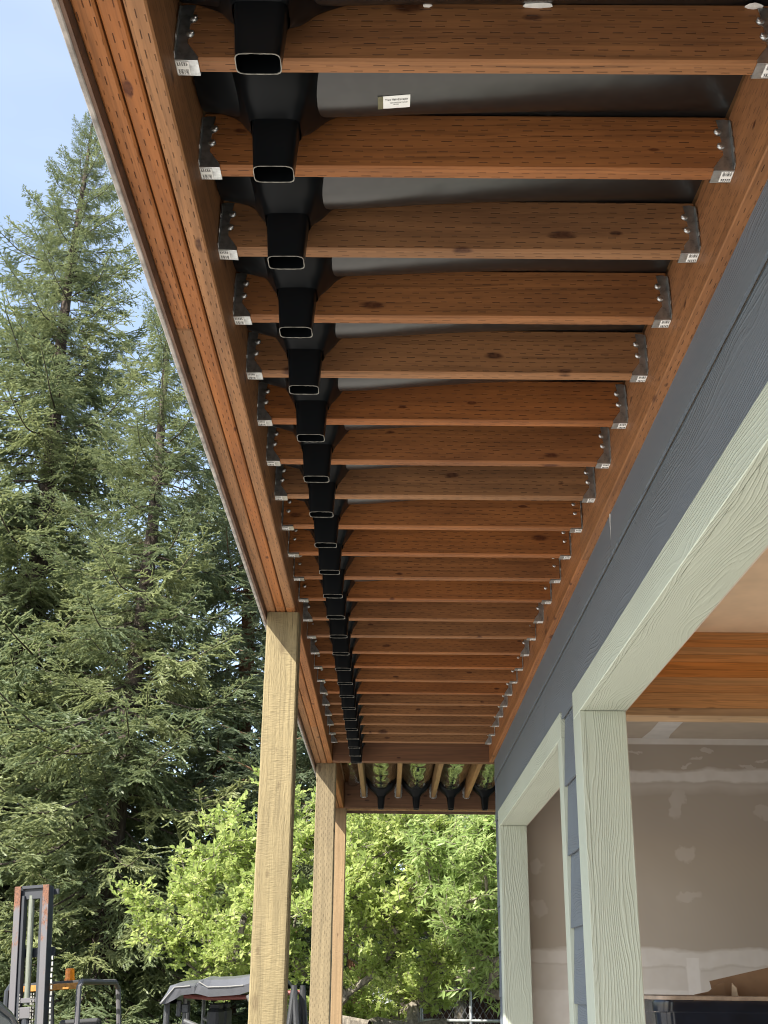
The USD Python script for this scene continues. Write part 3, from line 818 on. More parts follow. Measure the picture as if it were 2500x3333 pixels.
obj('rim', grid(P, closed_u=True), M_tan, bt, smooth=40)
cb = thing('cardboard_box', 'opened brown cardboard box lying in the black bin, flaps sticking up', 'box', (1.60, 6.62, CZ - 0.03), 12)


def sheet(pts, th=0.005):
    p = np.asarray(pts, float); n = np.cross(p[1] - p[0], p[2] - p[0]); n /= np.linalg.norm(n)
    k = len(p); v = np.vstack([p, p + n * th]); f = []
    for i in range(1, k - 1):
        f += [[0, i + 1, i], [k, k + i, k + i + 1]]
    for i in range(k):
        j = (i + 1) % k; f += [[i, j, k + j], [i, k + j, k + i]]
    return trimesh.Trimesh(v, f, process=False)


obj('side_panel', sheet([(-0.02, -0.20, -0.08), (0.36, -0.24, -0.06), (0.33, -0.22, 0.155), (-0.04, -0.18, 0.075)]), M_card, cb)
obj('torn_flap', sheet([(-0.15, -0.21, -0.03), (0.02, -0.215, -0.03), (0.015, -0.23, 0.072), (-0.03, -0.225, 0.055), (-0.04, -0.22, 0.032), (-0.145, -0.22, 0.012)]), M_card, cb)
obj('end_flap', sheet([(0.05, -0.22, -0.05), (0.075, -0.27, -0.05), (0.062, -0.265, 0.045), (0.055, -0.235, 0.068)]), M_cardcut, cb)
obj('back_panel', sheet([(0.345, -0.23, -0.06), (0.46, 0.05, -0.06), (0.43, 0.06, 0.11), (0.335, -0.215, 0.165)]), M_card, cb)
obj('floor_panel', sheet([(-0.02, -0.19, -0.085), (0.40, -0.2, -0.085), (0.46, 0.06, -0.085), (0.0, 0.07, -0.085)]), M_card, cb)

# ------------------------------------------------------------------ vehicles in the yard
M_rust = None
def rusty(name, base, amount, zmid):
    g = G()
    pos = g.add('geometry'); s = g.add('separate_xyz', vector=pos)
    n = g.add('noise_texture', vector=g.add('mapping', vector=pos, scale=(9, 9, 3)), scale=1.0, detail=5.0, roughness=0.7)
    k = g.add('map_range', value=g.m('multiply_add', g.m('subtract', g.o(s, 'z'), zmid), 0.28, n), from_min=0.52 - amount, from_max=0.60 - amount * 0.6, to_min=0.0, to_max=1.0, clamp=True)
    sp = g.add('noise_texture', vector=pos, scale=60.0, detail=3.0)
    rc = g.ramp(sp, (0.35, (0.075, 0.038, 0.028)), (0.6, (0.17, 0.078, 0.045)))
    return g.make(name, g.add('principled_bsdf', base_color=g.mix(k, base, rc), roughness=g.m('multiply_add', k, 0.4, 0.45), specular_ior_level=0.4))


M_rust = rusty('rusty_mast_steel', (0.10, 0.095, 0.10), 0.02, 2.05)
M_mast = rusty('dark_mast_steel', (0.028, 0.03, 0.036), -0.12, 2.3)
M_chrome = plain('hydraulic_rod', (0.20, 0.21, 0.17), 0.35, metal=0.5, spread=0.1)
M_chain = plain('greasy_chain', (0.22, 0.21, 0.19), 0.45, metal=0.7, spread=0.3, scale=60)
M_orange = plain('orange_lamp', (0.75, 0.22, 0.01), 0.3)
M_yellow = plain('yellow_paint', (0.36, 0.15, 0.02), 0.5, spread=0.25)
M_dark = plain('dark_paint', (0.03, 0.031, 0.033), 0.45)
M_tyre = plain('tyre_rubber', (0.02, 0.02, 0.02), 0.85)
M_car = plain('dark_grey_car_paint', (0.045, 0.052, 0.056), 0.25, metal=0.35, coat=0.7)
M_utvroof = plain('grey_roof_plastic', (0.085, 0.087, 0.096), 0.45, spread=0.1, scale=5)
M_utvtop = plain('grey_roof_top', (0.17, 0.165, 0.155), 0.5, spread=0.1, scale=5)
M_seat = plain('black_seat_vinyl', (0.02, 0.02, 0.021), 0.6)
M_red = plain('red_plastic', (0.16, 0.045, 0.035), 0.45)
M_tube = plain('steel_tube', (0.16, 0.16, 0.155), 0.4, metal=0.5)


def glass_mat():
    g = G()
    t = g.add('transparent_bsdf', color=(0.35, 0.40, 0.38)); s = g.add('glossy_bsdf', color=(0.9, 0.9, 0.9), roughness=0.03)
    f = g.m('multiply_add', g.add('fresnel', IOR=1.5), 1.0, 0.06)
    return g.make('tinted_glass', g.add('mix_closure', fac=f, closure1=t, closure2=s))


M_glass = glass_mat()


def wheel(parent, c, r, w, name='wheel'):
    cyl = trimesh.creation.cylinder(r, w, sections=32); cyl.apply_transform(trimesh.transformations.rotation_matrix(math.pi / 2, [1, 0, 0])); cyl.apply_translation(c)
    wp = obj(name, cyl, M_tyre, parent)
    rm = trimesh.creation.cylinder(r * 0.58, w + 0.012, sections=24); rm.apply_transform(trimesh.transformations.rotation_matrix(math.pi / 2, [1, 0, 0])); rm.apply_translation(c)
    obj('rim', rm, M_tube, wp)


# forklift: mast towards the camera, turned
GZ = -0.43
fk = thing('forklift', 'old forklift with tall rusty mast standing before the spruce trees', 'forklift', (-3.75, 14.0, GZ), -9)
UsdGeom.Xformable(fk).AddRotateYOp().Set(-4.0)     # it stands on sloping ground
H = 2.95
W = 0.165
for s in (-1, 1):
    x = s * W
    # outer channel: web and two flanges; the flange towards the camera is rusty
    obj('mast_rail', [bx(x - 0.036, x + 0.036, -0.052, -0.036, 0.1, H, 0.003), bx(x - 0.036, x + 0.036, 0.07, 0.086, 0.1, H - 0.02, 0.003)], M_rust, fk)
    obj('mast_rail_web', bx(x + 0.5 * s * 0.072 - 0.012 * (s > 0), x + 0.5 * s * 0.072 + 0.012 * (s < 0), -0.036, 0.07, 0.1, H - 0.01), M_mast, fk)
    xi = s * (W - 0.056)
    obj('inner_rail', [bx(xi - 0.018, xi + 0.018, -0.03, 0.062, 0.12, H - 0.10, 0.003)], M_mast, fk)
obj('mast_crosshead', bx(-W - 0.02, W + 0.02, 0.0, 0.06, H - 0.14, H - 0.015, 0.004), M_mast, fk)
obj('mast_cap', bx(-W + 0.038, W - 0.038, -0.03, 0.03, H - 0.03, H + 0.004, 0.003), M_mast, fk)
obj('mast_brace', bx(-W - 0.06, W + 0.07, 0.088, 0.12, 2.20, 2.30, 0.004), M_mast, fk)
obj('mast_brace', bx(-W - 0.02, W + 0.09, 0.088, 0.12, H - 0.10, H - 0.04, 0.004), M_mast, fk)
obj('lift_rod', tube([(-0.03, 0.03, 1.72), (-0.03, 0.03, H - 0.10)], 0.034, 14), M_chrome, fk)
obj('lift_cylinder', tube([(-0.03, 0.03, 0.15), (-0.03, 0.03, 1.60)], 0.05, 14), M_mast, fk)
obj('cylinder_head', [bx(-0.14, 0.10, -0.02, 0.09, 1.74, 1.79, 0.004), bx(-0.09, 0.04, -0.03, 0.09, 1.58, 1.70, 0.01)], M_rust, fk)
for xx in (-0.105, 0.055):
    ch = []
    for i in range(44):
        z = 0.35 + i * 0.034
        ch.append(bx(xx - 0.022, xx - 0.008, -0.03, -0.012, z, z + 0.026, 0.003) if i % 2 else bx(xx - 0.028, xx - 0.002, -0.027, -0.016, z + 0.004, z + 0.03, 0.003))
        ch.append(bx(xx + 0.006, xx + 0.022, -0.03, -0.012, z, z + 0.024, 0.003))
    obj('lift_chain', ch, M_chain, fk)
hose = [(W + 0.075, 0.03 + 0.006 * math.sin(i * 1.3), 0.3 + i * 0.06) for i in range(32)]
obj('hose_guard', [bx(a - 0.012, a + 0.012, b - 0.012, b + 0.012, c, c + 0.045, 0.003) for a, b, c in hose], M_nail, fk)
# overhead guard and body behind the mast (towards +y)
g1 = [(-0.42, 0.30, 0.98), (-0.42, 0.36, 1.88), (-0.42, 0.44, 1.93), (-0.42, 1.45, 1.93), (-0.42, 1.56, 1.86), (-0.42, 1.66, 1.0)]
for s in (-1, 1):
    obj('guard_leg', tube([(s * 0.42, b, c) for a, b, c in g1], 0.032, 8), M_mast if s < 0 else M_rust, fk)
for i in range(7):
    y = 0.52 + i * 0.14
    obj('guard_bar', bx(-0.42, 0.42, y, y + 0.03, 1.925, 1.955, 0.004), M_yellow if i == 2 else M_dark, fk)
obj('guard_beam', bx(-0.40, 0.40, 0.40, 0.44, 1.86, 1.925, 0.006), M_yellow, fk)
obj('warning_lamp', [tube([(0.20, 0.62, 1.955), (0.20, 0.62, 1.98)], 0.06, 14), tube([(0.20, 0.62, 1.98), (0.20, 0.62, 2.075), (0.20, 0.62, 2.085)], [0.054, 0.05, 0.04], 14)], M_orange, fk)
obj('body', [bx(-0.50, 0.50, 0.35, 2.1, 0.25, 1.0, 0.05), bx(-0.5, 0.5, 1.5, 2.35, 0.3, 1.15, 0.12)], M_yellow, fk)
obj('seat', [bx(-0.25, 0.25, 1.0, 1.45, 1.0, 1.12, 0.04), bx(-0.25, 0.25, 1.40, 1.52, 1.1, 1.55, 0.04)], M_seat, fk)
for s in (-1, 1):
    obj('fork', bx(s * 0.2 - 0.05, s * 0.2 + 0.05, -1.1, -0.06, 0.08, 0.12, 0.004), M_mast, fk)
for y, r in ((0.25, 0.33), (1.8, 0.26)):
    for s in (-1, 1):
        cyl = trimesh.creation.cylinder(r, 0.2, sections=28); cyl.apply_transform(trimesh.transformations.rotation_matrix(math.pi / 2, [0, 1, 0])); cyl.apply_translation((s * 0.5, y, r))
        obj('wheel', cyl, M_tyre, fk)

# side by side utility vehicle: side view, front to the left
ut = thing('utility_vehicle', 'off-road buggy with faceted grey plastic roof parked behind the nearest post', 'utility vehicle', (0, 0, 0))
ZR0 = CZ


def roof_loft(secs, mat, name):
    """secs: list of rings (each a list of xyz, same count) joined into a closed shell."""
    P = np.array(secs, float)
    m = grid(P.transpose(1, 0, 2), closed_u=True)
    k = P.shape[1]
    caps = [trimesh.Trimesh(P[0], [[0, i + 1, i] for i in range(1, k - 1)], process=False), trimesh.Trimesh(P[-1], [[0, i, i + 1] for i in range(1, k - 1)], process=False)]
    return obj(name, [m] + caps, mat, ut)


def sec(x, zlow, zmid, ztop, y0=10.95, w=1.35, cham=0.13, inset=0.03):
    """One cross section of the roof at x: skirt, shoulder, crown."""
    y1 = y0 + w
    return [(x, y0 + inset * 0.6, zlow), (x, y0, zmid), (x, y0 + cham, ztop), (x, (y0 + y1) / 2, ztop + 0.03), (x, y1 - cham, ztop), (x, y1, zmid), (x, y1 - inset, zlow), (x, (y0 + y1) / 2, zlow + 0.05)]


roof_loft([sec(-1.92, CZ - 0.155, CZ - 0.146, CZ - 0.138), sec(-1.885, CZ - 0.15, CZ - 0.115, CZ - 0.06), sec(-1.86, CZ - 0.145, CZ - 0.09, CZ - 0.006), sec(-1.80, CZ - 0.115, CZ - 0.02, CZ + 0.008), sec(-1.745, CZ - 0.08, CZ - 0.012, CZ + 0.014), sec(-1.65, CZ - 0.068, CZ - 0.006, CZ + 0.020), sec(-1.632, CZ - 0.068, CZ - 0.01, CZ + 0.018)], M_utvroof, 'front_roof')
roof_loft([sec(-1.632, CZ - 0.065, CZ - 0.02, CZ + 0.016), sec(-1.605, CZ - 0.068, CZ + 0.012, CZ + 0.042), sec(-1.57, CZ - 0.075, CZ - 0.01, CZ + 0.050), sec(-1.51, CZ - 0.09, CZ - 0.022, CZ + 0.044), sec(-1.36, CZ - 0.08, CZ - 0.015, CZ + 0.052), sec(-1.25, CZ - 0.07, CZ - 0.006, CZ + 0.066), sec(-1.17, CZ - 0.045, CZ + 0.02, CZ + 0.084), sec(-0.98, CZ - 0.03, CZ + 0.03, CZ + 0.080), sec(-0.90, CZ - 0.02, CZ + 0.0, CZ + 0.03)], M_utvroof, 'rear_roof')
obj('roof_ridge', [tube([(-1.60, 10.96, CZ + 0.028), (-1.52, 10.945, CZ - 0.014), (-1.33, 10.945, CZ - 0.006), (-1.22, 10.95, CZ + 0.004)], 0.006, 6), tube([(-1.91, 10.955, CZ - 0.146), (-1.80, 10.948, CZ - 0.018), (-1.67, 10.948, CZ - 0.006)], 0.006, 6)], M_utvtop, ut)
for i, y in enumerate((11.05, 12.2)):
    obj('front_pillar', tube([(-1.86, y, 0.55), (-1.87, y, CZ - 0.14)], 0.026, 10), M_dark, ut)
    obj('roll_bar', tube([(-1.0, y, 0.35), (-0.86, y, 0.9), (-0.80, y, CZ - 0.03)], 0.027, 10), M_dark, ut)
    obj('roll_bar', tube([(-0.80, y, CZ + 0.01), (-0.74, y, 0.9), (-0.66, y, 0.4)], 0.027, 10), M_dark, ut)
    obj('side_bar', tube([(-1.72, y, CZ - 0.28), (-1.5, y, CZ - 0.36), (-1.0, y, CZ - 0.52)], 0.022, 10), M_tube, ut)
    obj('side_bar', tube([(-1.735, y + 0.1, 0.5), (-1.735, y + 0.1, CZ - 0.10)], 0.018, 8), M_tube, ut)
    obj('roof_rail', tube([(-1.74, y + 0.05, CZ - 0.085), (-1.5, y + 0.05, CZ - 0.10), (-1.15, y + 0.05, CZ - 0.085), (-0.82, y + 0.05, CZ - 0.05)], 0.02, 8), M_red, ut)
obj('mirror_bracket', [bx(-1.80, -1.76, 11.1, 11.16, CZ - 0.25, CZ - 0.12, 0.008), bx(-1.76, -1.70, 11.12, 11.15, CZ - 0.22, CZ - 0.15, 0.006)], M_dark, ut)
obj('horn', [tube([(-1.18, 11.0, CZ - 0.07), (-1.16, 11.0, CZ - 0.105), (-1.12, 11.0, CZ - 0.11)], [0.025, 0.03, 0.02], 10), bx(-1.11, -1.07, 10.98, 11.03, CZ - 0.12, CZ - 0.06, 0.012)], M_tube, ut)
for y in (11.2, 11.75):
    s_ = obj('seat', [bx(-1.55, -1.45, y, y + 0.45, 0.75, CZ - 0.19, 0.045), bx(-1.9 + 0.35, -1.0, y, y + 0.45, 0.58, 0.75, 0.04)], M_seat, ut)
    obj('headrest', bx(-1.545, -1.455, y + 0.10, y + 0.36, CZ - 0.19, CZ - 0.145, 0.02), M_seat, s_)
obj('body', [bx(-2.55, -0.3, 11.05, 12.15, 0.05, 0.55, 0.08), bx(-2.6, -1.9, 11.1, 12.1, 0.5, 0.72, 0.08), bx(-0.75, 0.1, 11.05, 12.15, 0.3, 0.72, 0.04)], M_utvroof, ut)
for x in (-2.2, -0.25):
    for y in (11.05, 12.15):
        wheel(ut, (x, y, GZ + 0.34), 0.33, 0.24)

# dark car at the left edge, turned about the near end of its roof
CAR = np.array([-2.52, 9.1, 0.0])
CARPOS = (-2.62, 9.1, -0.03)
ca = thing('car', 'dark grey car at the left edge of the yard, only its roof corner showing', 'car', CARPOS, 26)
prof = np.array([(-6.9, 0.35), (-6.95, 0.75), (-6.75, 0.98), (-6.3, 1.05), (-5.6, 1.50), (-5.2, 1.58), (-3.4, 1.60), (-2.85, 1.575), (-2.62, 1.525), (-2.50, 1.43), (-2.40, 1.30), (-2.20, 1.06), (-1.25, 0.90), (-1.05, 0.72), (-1.0, 0.35)])


def carshell(y0, tumble, pr, drop=0.0):
    out = []
    for (yy, sgn) in ((y0, 1), (y0 + 1.8, -1)):
        t = np.clip((pr[:, 1] - 0.95) / 0.5, 0, 1)
        out.append(np.c_[pr[:, 0], yy + sgn * tumble * t, pr[:, 1] + GZ * 0.25 + drop] - CAR)
    return out


A, B = carshell(9.0, 0.16, prof)
mid = lambda k: A * (1 - k) + B * k
rings = [A, mid(0.04) + [0, 0, 0.02], mid(0.12) + [0, 0, 0.035], mid(0.5) + [0, 0, 0.055], mid(0.88) + [0, 0, 0.035], mid(0.96) + [0, 0, 0.02], B]
low = prof[:, 1] < 0.9
P = np.stack(rings, 1)
side = []
for Q, fl in ((A, False), (B, True)):
    m_ = trimesh.creation.triangulate_polygon(Polygon(prof), engine='earcut')
    vv = np.array([Q[np.argmin(np.abs(prof - p).sum(1))] for p in m_[0]]); ff = m_[1]
    side.append(trimesh.Trimesh(vv, ff[:, ::-1] if fl else ff, process=False))
obj('body', [grid(P, flip=True)] + side, M_car, ca, smooth=40)


def sidewin(pts, off):
    p = np.array(pts, float); tt = np.clip((p[:, 1] - 0.95) / 0.5, 0, 1)
    q = np.c_[p[:, 0], 9.0 + 0.16 * tt - off, p[:, 1] + GZ * 0.25] - CAR
    return trimesh.Trimesh(q, [[0, i, i + 1] for i in range(1, len(q) - 1)], process=False)


M_blackglass = plain('dark_window_glass', (0.012, 0.015, 0.014), 0.06, spec=0.9)
obj('side_window', sidewin([(-5.0, 1.08), (-3.62, 1.08), (-3.62, 1.54), (-4.9, 1.53)], 0.004), M_blackglass, ca)
obj('side_window', sidewin([(-3.54, 1.08), (-2.66, 1.08), (-2.66, 1.44), (-2.74, 1.505), (-2.90, 1.535), (-3.54, 1.545)], 0.004), M_blackglass, ca)
obj('side_window', sidewin([(-2.60, 1.08), (-2.28, 1.08), (-2.42, 1.27), (-2.52, 1.39), (-2.60, 1.435)], 0.004), M_blackglass, ca)
gz = GZ * 0.25
obj('roof_seal', tube(np.array([(-5.2, 9.145, 1.565 + gz), (-3.4, 9.148, 1.585 + gz), (-2.87, 9.145, 1.56 + gz), (-2.64, 9.135, 1.505 + gz), (-2.52, 9.125, 1.42 + gz), (-2.42, 9.10, 1.29 + gz), (-2.22, 9.03, 1.06 + gz)]) - CAR, 0.012, 6), M_tyre, ca)
mm = trimesh.creation.icosphere(3, 1.0); mm.vertices = np.sign(mm.vertices) * np.abs(mm.vertices) ** 0.7 * (0.06, 0.10, 0.075); mm.apply_translation(np.array((-2.30, 8.80, 1.155)) - CAR)
obj('side_mirror', mm, M_utvroof, ca, smooth=True)
for x in (-5.9, -2.0):
    for y in (9.02, 10.75):
        wheel(ca, np.array((x, y, GZ + 0.36)) - CAR, 0.35, 0.22)

# kennel of chain link at the back, with a dark shed behind
M_pipe = plain('galvanised_pipe', (0.45, 0.46, 0.47), 0.45, metal=0.6)
M_wire = plain('dull_wire', (0.13, 0.13, 0.135), 0.6, metal=0.3)
M_shed = wood('dark_shed_boards', (0.06, 0.033, 0.026), 'z', False, rough=0.8, knots=0.3)
M_pink = plain('weathered_pinkish_post', (0.42, 0.30, 0.28), 0.8, spread=0.2, scale=12)
YK = 16.0
kn = thing('chain_link_kennel', 'chain link kennel panel with silver pipe frame behind the fruit trees', 'kennel')
for x in (0.42, 1.02, 1.62, 2.6):
    obj('frame_pipe', tube([(x, YK, -0.45), (x, YK, 1.50)], 0.019, 10), M_pipe, kn)
for z in (1.13, 1.50, -0.35):
    obj('frame_pipe', tube([(0.40, YK, z), (2.62, YK, z)], 0.019, 10), M_pipe, kn)
ws = []
for i in range(-24, 60):
    for s in (1, -1):
        x0 = 0.42 + i * 0.075
        z0, z1 = -0.33, 1.49
        xa, xb = (x0, x0 + (z1 - z0) * 0.62) if s > 0 else (x0 + (z1 - z0) * 0.62, x0)
        ta, tb = 0.0, 1.0
        lo, hi = 0.42, 2.6
        d = xb - xa
        t0, t1 = sorted(((lo - xa) / d, (hi - xa) / d)); ta, tb = max(0, t0), min(1, t1)
        if tb - ta > 0.02:
            ws.append(tube([(xa + d * ta, YK + 0.004 * s, z0 + (z1 - z0) * ta), (xa + d * tb, YK + 0.004 * s, z0 + (z1 - z0) * tb)], 0.0034, 4, False))
tag(obj('wire_mesh', ws, M_wire, kn), kind='stuff')
sh = thing('shed', 'dark brown board shed behind the chain link kennel', 'shed', (0, 0, 0))
for i in range(22):
    x = 0.30 + i * 0.142
    obj('board', bx(x, x + 0.138, 17.4 + 0.006 * (i % 2), 17.43 + 0.006 * (i % 2), -0.45, 1.62), M_shed, sh)
obj('shed_roof', bx(0.1, 3.6, 15.9, 18.6, 1.64, 1.72), M_dark, sh)
obj('shed_side', bx(3.45, 3.48, 16.2, 17.4, -0.45, 1.62), M_shed, sh)
fp = thing('fence_post', 'pinkish weathered fence post standing left of the kennel', 'post', (0.19, 15.9, -0.45))
obj('shaft', bx(-0.03, 0.03, -0.03, 0.03, 0, 1.95, 0.004), M_pink, fp); obj('cap', bx(-0.036, 0.036, -0.036, 0.036, 1.951, 1.975, 0.006), M_pink, fp)
fp = thing('fence_post', 'dark brown square post close by the left end of the kennel', 'post', (0.32, 15.85, -0.45))
obj('shaft', bx(-0.06, 0.06, -0.05, 0.05, 0, 1.80, 0.006), M_shed, fp); obj('cap', bx(-0.07, 0.07, -0.06, 0.06, 1.801, 1.83, 0.01), M_shed, fp)

# ------------------------------------------------------------------ trees
def seg_quads(p0, p1, width, nrm, taper=0.35):
    """Two crossed blades from p0 to p1 (arrays n x 3): vertices and faces."""
    d = p1 - p0; L = np.linalg.norm(d, axis=1, keepdims=True) + 1e-9; t = d / L
    a = np.cross(t, nrm); a /= np.linalg.norm(a, axis=1, keepdims=True) + 1e-9; b = np.cross(t, a)
    V, F, n = [], [], 0
    for k in (a, 0.75 * b):
        w = width[:, None]
        v = np.stack([p0 - k * w * 0.35, p0 + d * 0.45 - k * w, p1, p0 + d * 0.45 + k * w, p0 + k * w * 0.35], 1).reshape(-1, 3)
        i = np.arange(len(p0))[:, None] * 5 + n
        F.append(np.concatenate([i + [0, 1, 4], i + [1, 3, 4], i + [1, 2, 3]]))
        V.append(v); n += len(v)
    return np.vstack(V), np.vstack(F)


def spruce_branch(seed, dense=1.0, droop=0.30):
    """A branch of unit length along +x with hanging side twigs; returns needle mesh and stem mesh."""
    q = np.random.default_rng(seed)
    s = np.linspace(0, 1, 14)
    ax = np.stack([s, 0.05 * np.sin(s * 3 + seed), -droop * np.sin(np.clip(s, 0, 0.75) / 0.75 * np.pi * 0.6) * s ** 0.5 + 0.48 * np.clip(s - 0.58, 0, 1) ** 1.3], 1)
    at = lambda u: np.stack([np.interp(u, s, ax[:, k]) for k in range(3)], -1)
    P0, P1, Wd = [], [], []

    def twig(p, d, length, depth):
        n = max(2, int(length / 0.023)); pts = [p]
        dd = d.copy()
        for i in range(n):
            dd = dd + np.array([0.0, 0, -0.03 if depth else -0.035]) + q.normal(0, 0.10, 3); dd /= np.linalg.norm(dd)
            nx = pts[-1] + dd * length / n
            P0.append(pts[-1]); P1.append(nx + dd * length / n * 0.35); Wd.append(0.0072 * q.uniform(0.8, 1.25) * (1.15 - 0.4 * i / n))
            if depth == 0 and i > 0 and q.random() < 0.72 * dense:
                for sg in (-1, 1):
                    if q.random() < 0.8:
                        side = np.cross(dd, [0, 0, 1.0]); side /= np.linalg.norm(side) + 1e-9
                        twig(nx, 0.72 * dd + sg * 0.75 * side + np.array([0, 0, q.normal(-0.05, 0.15)]), length * 0.30 * (1.1 - i / n) + 0.024, 1)
            pts.append(nx)
    for u in np.arange(0.16, 1.0, 0.052 / dense):
        p = at(np.array(u)); tx = at(np.array(min(1, u + 0.03))) - at(np.array(u - 0.03)); tx /= np.linalg.norm(tx)
        for sg in (-1, 1):
            if q.random() < 0.90:
                ln = (0.34 * (1 - u) ** 0.75 + 0.075) * q.uniform(0.65, 1.15) * (0.55 + 0.45 * min(1, u / 0.4))
                d = tx * 0.75 + sg * np.array([0, 0.85, 0]) + np.array([0, 0, q.normal(-0.12, 0.22)])
                twig(p, d / np.linalg.norm(d), ln, 0)
        P0.append(p); P1.append(at(np.array(min(1.02, u + 0.07)))); Wd.append(0.010)
    p = at(np.array(0.97)); twig(p, np.array([0.9, 0, 0.25]), 0.10, 0)
    P0, P1, Wd = np.array(P0), np.array(P1), np.array(Wd)
    nr = np.tile([0, 0, 1.0], (len(P0), 1)) + q.normal(0, 0.35, (len(P0), 3))
    v, f = seg_quads(P0, P1, Wd, nr)
    return trimesh.Trimesh(v, f, process=False), tube(ax, np.linspace(0.010, 0.003, len(ax)), 5, False)


BR = [spruce_branch(i, 0.9, 0.26 + 0.05 * (i % 3)) for i in range(5)]
BRD = [spruce_branch(20 + i, 0.7, 0.42) for i in range(4)]


def instancer(parent, name, protos, mats, pos, quat, scale, idx):
    pp = ppath(parent)
    pi = UsdGeom.PointInstancer.Define(stage, pp + '/' + numbered(pp, name))
    targets = []
    for k, (meshes, mt) in enumerate(zip(protos, mats)):
        if not isinstance(meshes, (list, tuple)):
            meshes, mt = [meshes], [mt]
        base = f'{pi.GetPath()}/kinds/kind_{k:03d}'
        UsdGeom.Xform.Define(stage, base)
        for j, (a, b) in enumerate(zip(meshes, mt)):
            usdkit.mesh(stage, f'{base}/{"foliage" if j == 0 else "stem"}', a, b)
        targets.append(base)
    pi.CreatePrototypesRel().SetTargets([Sdf.Path(t) for t in targets])
    pi.CreatePositionsAttr(Vt.Vec3fArray.FromNumpy(np.asarray(pos, np.float32)))
    pi.CreateOrientationsAttr(Vt.QuathArray([Gf.Quath(float(w), float(x), float(y), float(z)) for x, y, z, w in quat]))
    pi.CreateScalesAttr(Vt.Vec3fArray.FromNumpy(np.asarray(scale, np.float32)))
    pi.CreateProtoIndicesAttr(Vt.IntArray.FromNumpy(np.asarray(idx, np.int32)))
    tag(pi.GetPrim(), kind='stuff')
    return pi


from scipy.spatial.transform import Rotation as Rot


def spruce(name, label, x, y, ztop, zbase=-0.45, crown=0.0, rmax=3.2, lean=(0, 0), n=260, seed=0, needle=None, barkm=None, trunk=0.24, shape=0.75, bare=0.0, group=None, weeping=False):
    q = np.random.default_rng(100 + seed)
    t_ = thing(name, label, 'tree', (x, y, zbase), 0, group)
    H = ztop - zbase; c0 = crown
    zz = np.linspace(0, H, 24)
    tr = np.stack([lean[0] * zz / H + 0.04 * np.sin(zz * 0.7 + seed), lean[1] * zz / H + 0.04 * np.cos(zz * 0.6), zz], 1)
    obj('trunk', tube(tr, trunk * (1 - zz / H) ** 0.85 + 0.012, 12, False), barkm or M_bark, t_, smooth=True)
    pos, rot, sc, idx = [], [], [], []
    k = 0; ga = q.uniform(0, 6)
    hs = c0 + (H - c0) * (np.linspace(0, 1, n) ** 1.0)
    for h in hs:
        u = (h - c0) / (H - c0)
        L = rmax * ((1 - u) ** shape) * (0.55 + 0.45 * min(1, u / 0.12 + 0.3)) * q.uniform(0.55, 1.12) + 0.16
        if q.random() < 0.06:
            L *= 1.25
        ga += 2.399963 + q.normal(0, 0.35)
        pitch = np.interp(u, [0, 0.35, 0.8, 1.0], [0.10, -0.02, -0.38, -1.15]) + q.normal(0, 0.10)
        pos.append([np.interp(h, zz, tr[:, 0]), np.interp(h, zz, tr[:, 1]), h])
        rot.append((Rot.from_euler('z', ga) * Rot.from_euler('y', pitch) * Rot.from_euler('x', q.normal(0, 0.18))).as_quat())
        s = L * q.uniform(0.9, 1.1); sc.append([L, s, s]); idx.append(k % (4 if weeping else 5)); k += 1
    for h in c0 + (H - c0) * q.uniform(0.05, 0.97, int(n * 0.45)):
        u = (h - c0) / (H - c0)
        L = 0.52 * rmax * ((1 - u) ** shape) * q.uniform(0.5, 1.0) + 0.15
        pos.append([np.interp(h, zz, tr[:, 0]), np.interp(h, zz, tr[:, 1]), h])
        rot.append((Rot.from_euler('z', q.uniform(0, 6.28)) * Rot.from_euler('y', q.normal(-0.25, 0.25))).as_quat())
        sc.append([L, L * 1.2, L * 1.2]); idx.append(k % (4 if weeping else 5)); k += 1
    pos.append([tr[-1, 0], tr[-1, 1], H - 0.5]); rot.append(Rot.from_euler('y', -1.5).as_quat()); sc.append([0.62, 0.4, 0.4]); idx.append(0)
    src = BRD if weeping else BR
    nd = needle or M_needle
    instancer(t_, 'crown', [list(b) for b in src], [[nd, barkm or M_bark]] * len(src), pos, rot, sc, idx)
    if bare:
        for i in range(int(bare)):
            h = q.uniform(0.8, c0 + 1.5); a = q.uniform(0, 6.28); L = q.uniform(0.6, 1.8)
            p0 = np.array([np.interp(h, zz, tr[:, 0]), np.interp(h, zz, tr[:, 1]), h])
            p1 = p0 + [L * math.cos(a) * 0.5, L * math.sin(a) * 0.5, -0.05 * L]; p2 = p0 + [L * math.cos(a), L * math.sin(a), -0.25 * L + q.normal(0, 0.1)]
            obj('dead_branch', tube([p0, p1, p2], [0.02, 0.013, 0.004], 5, False), M_bark, t_)
    return t_


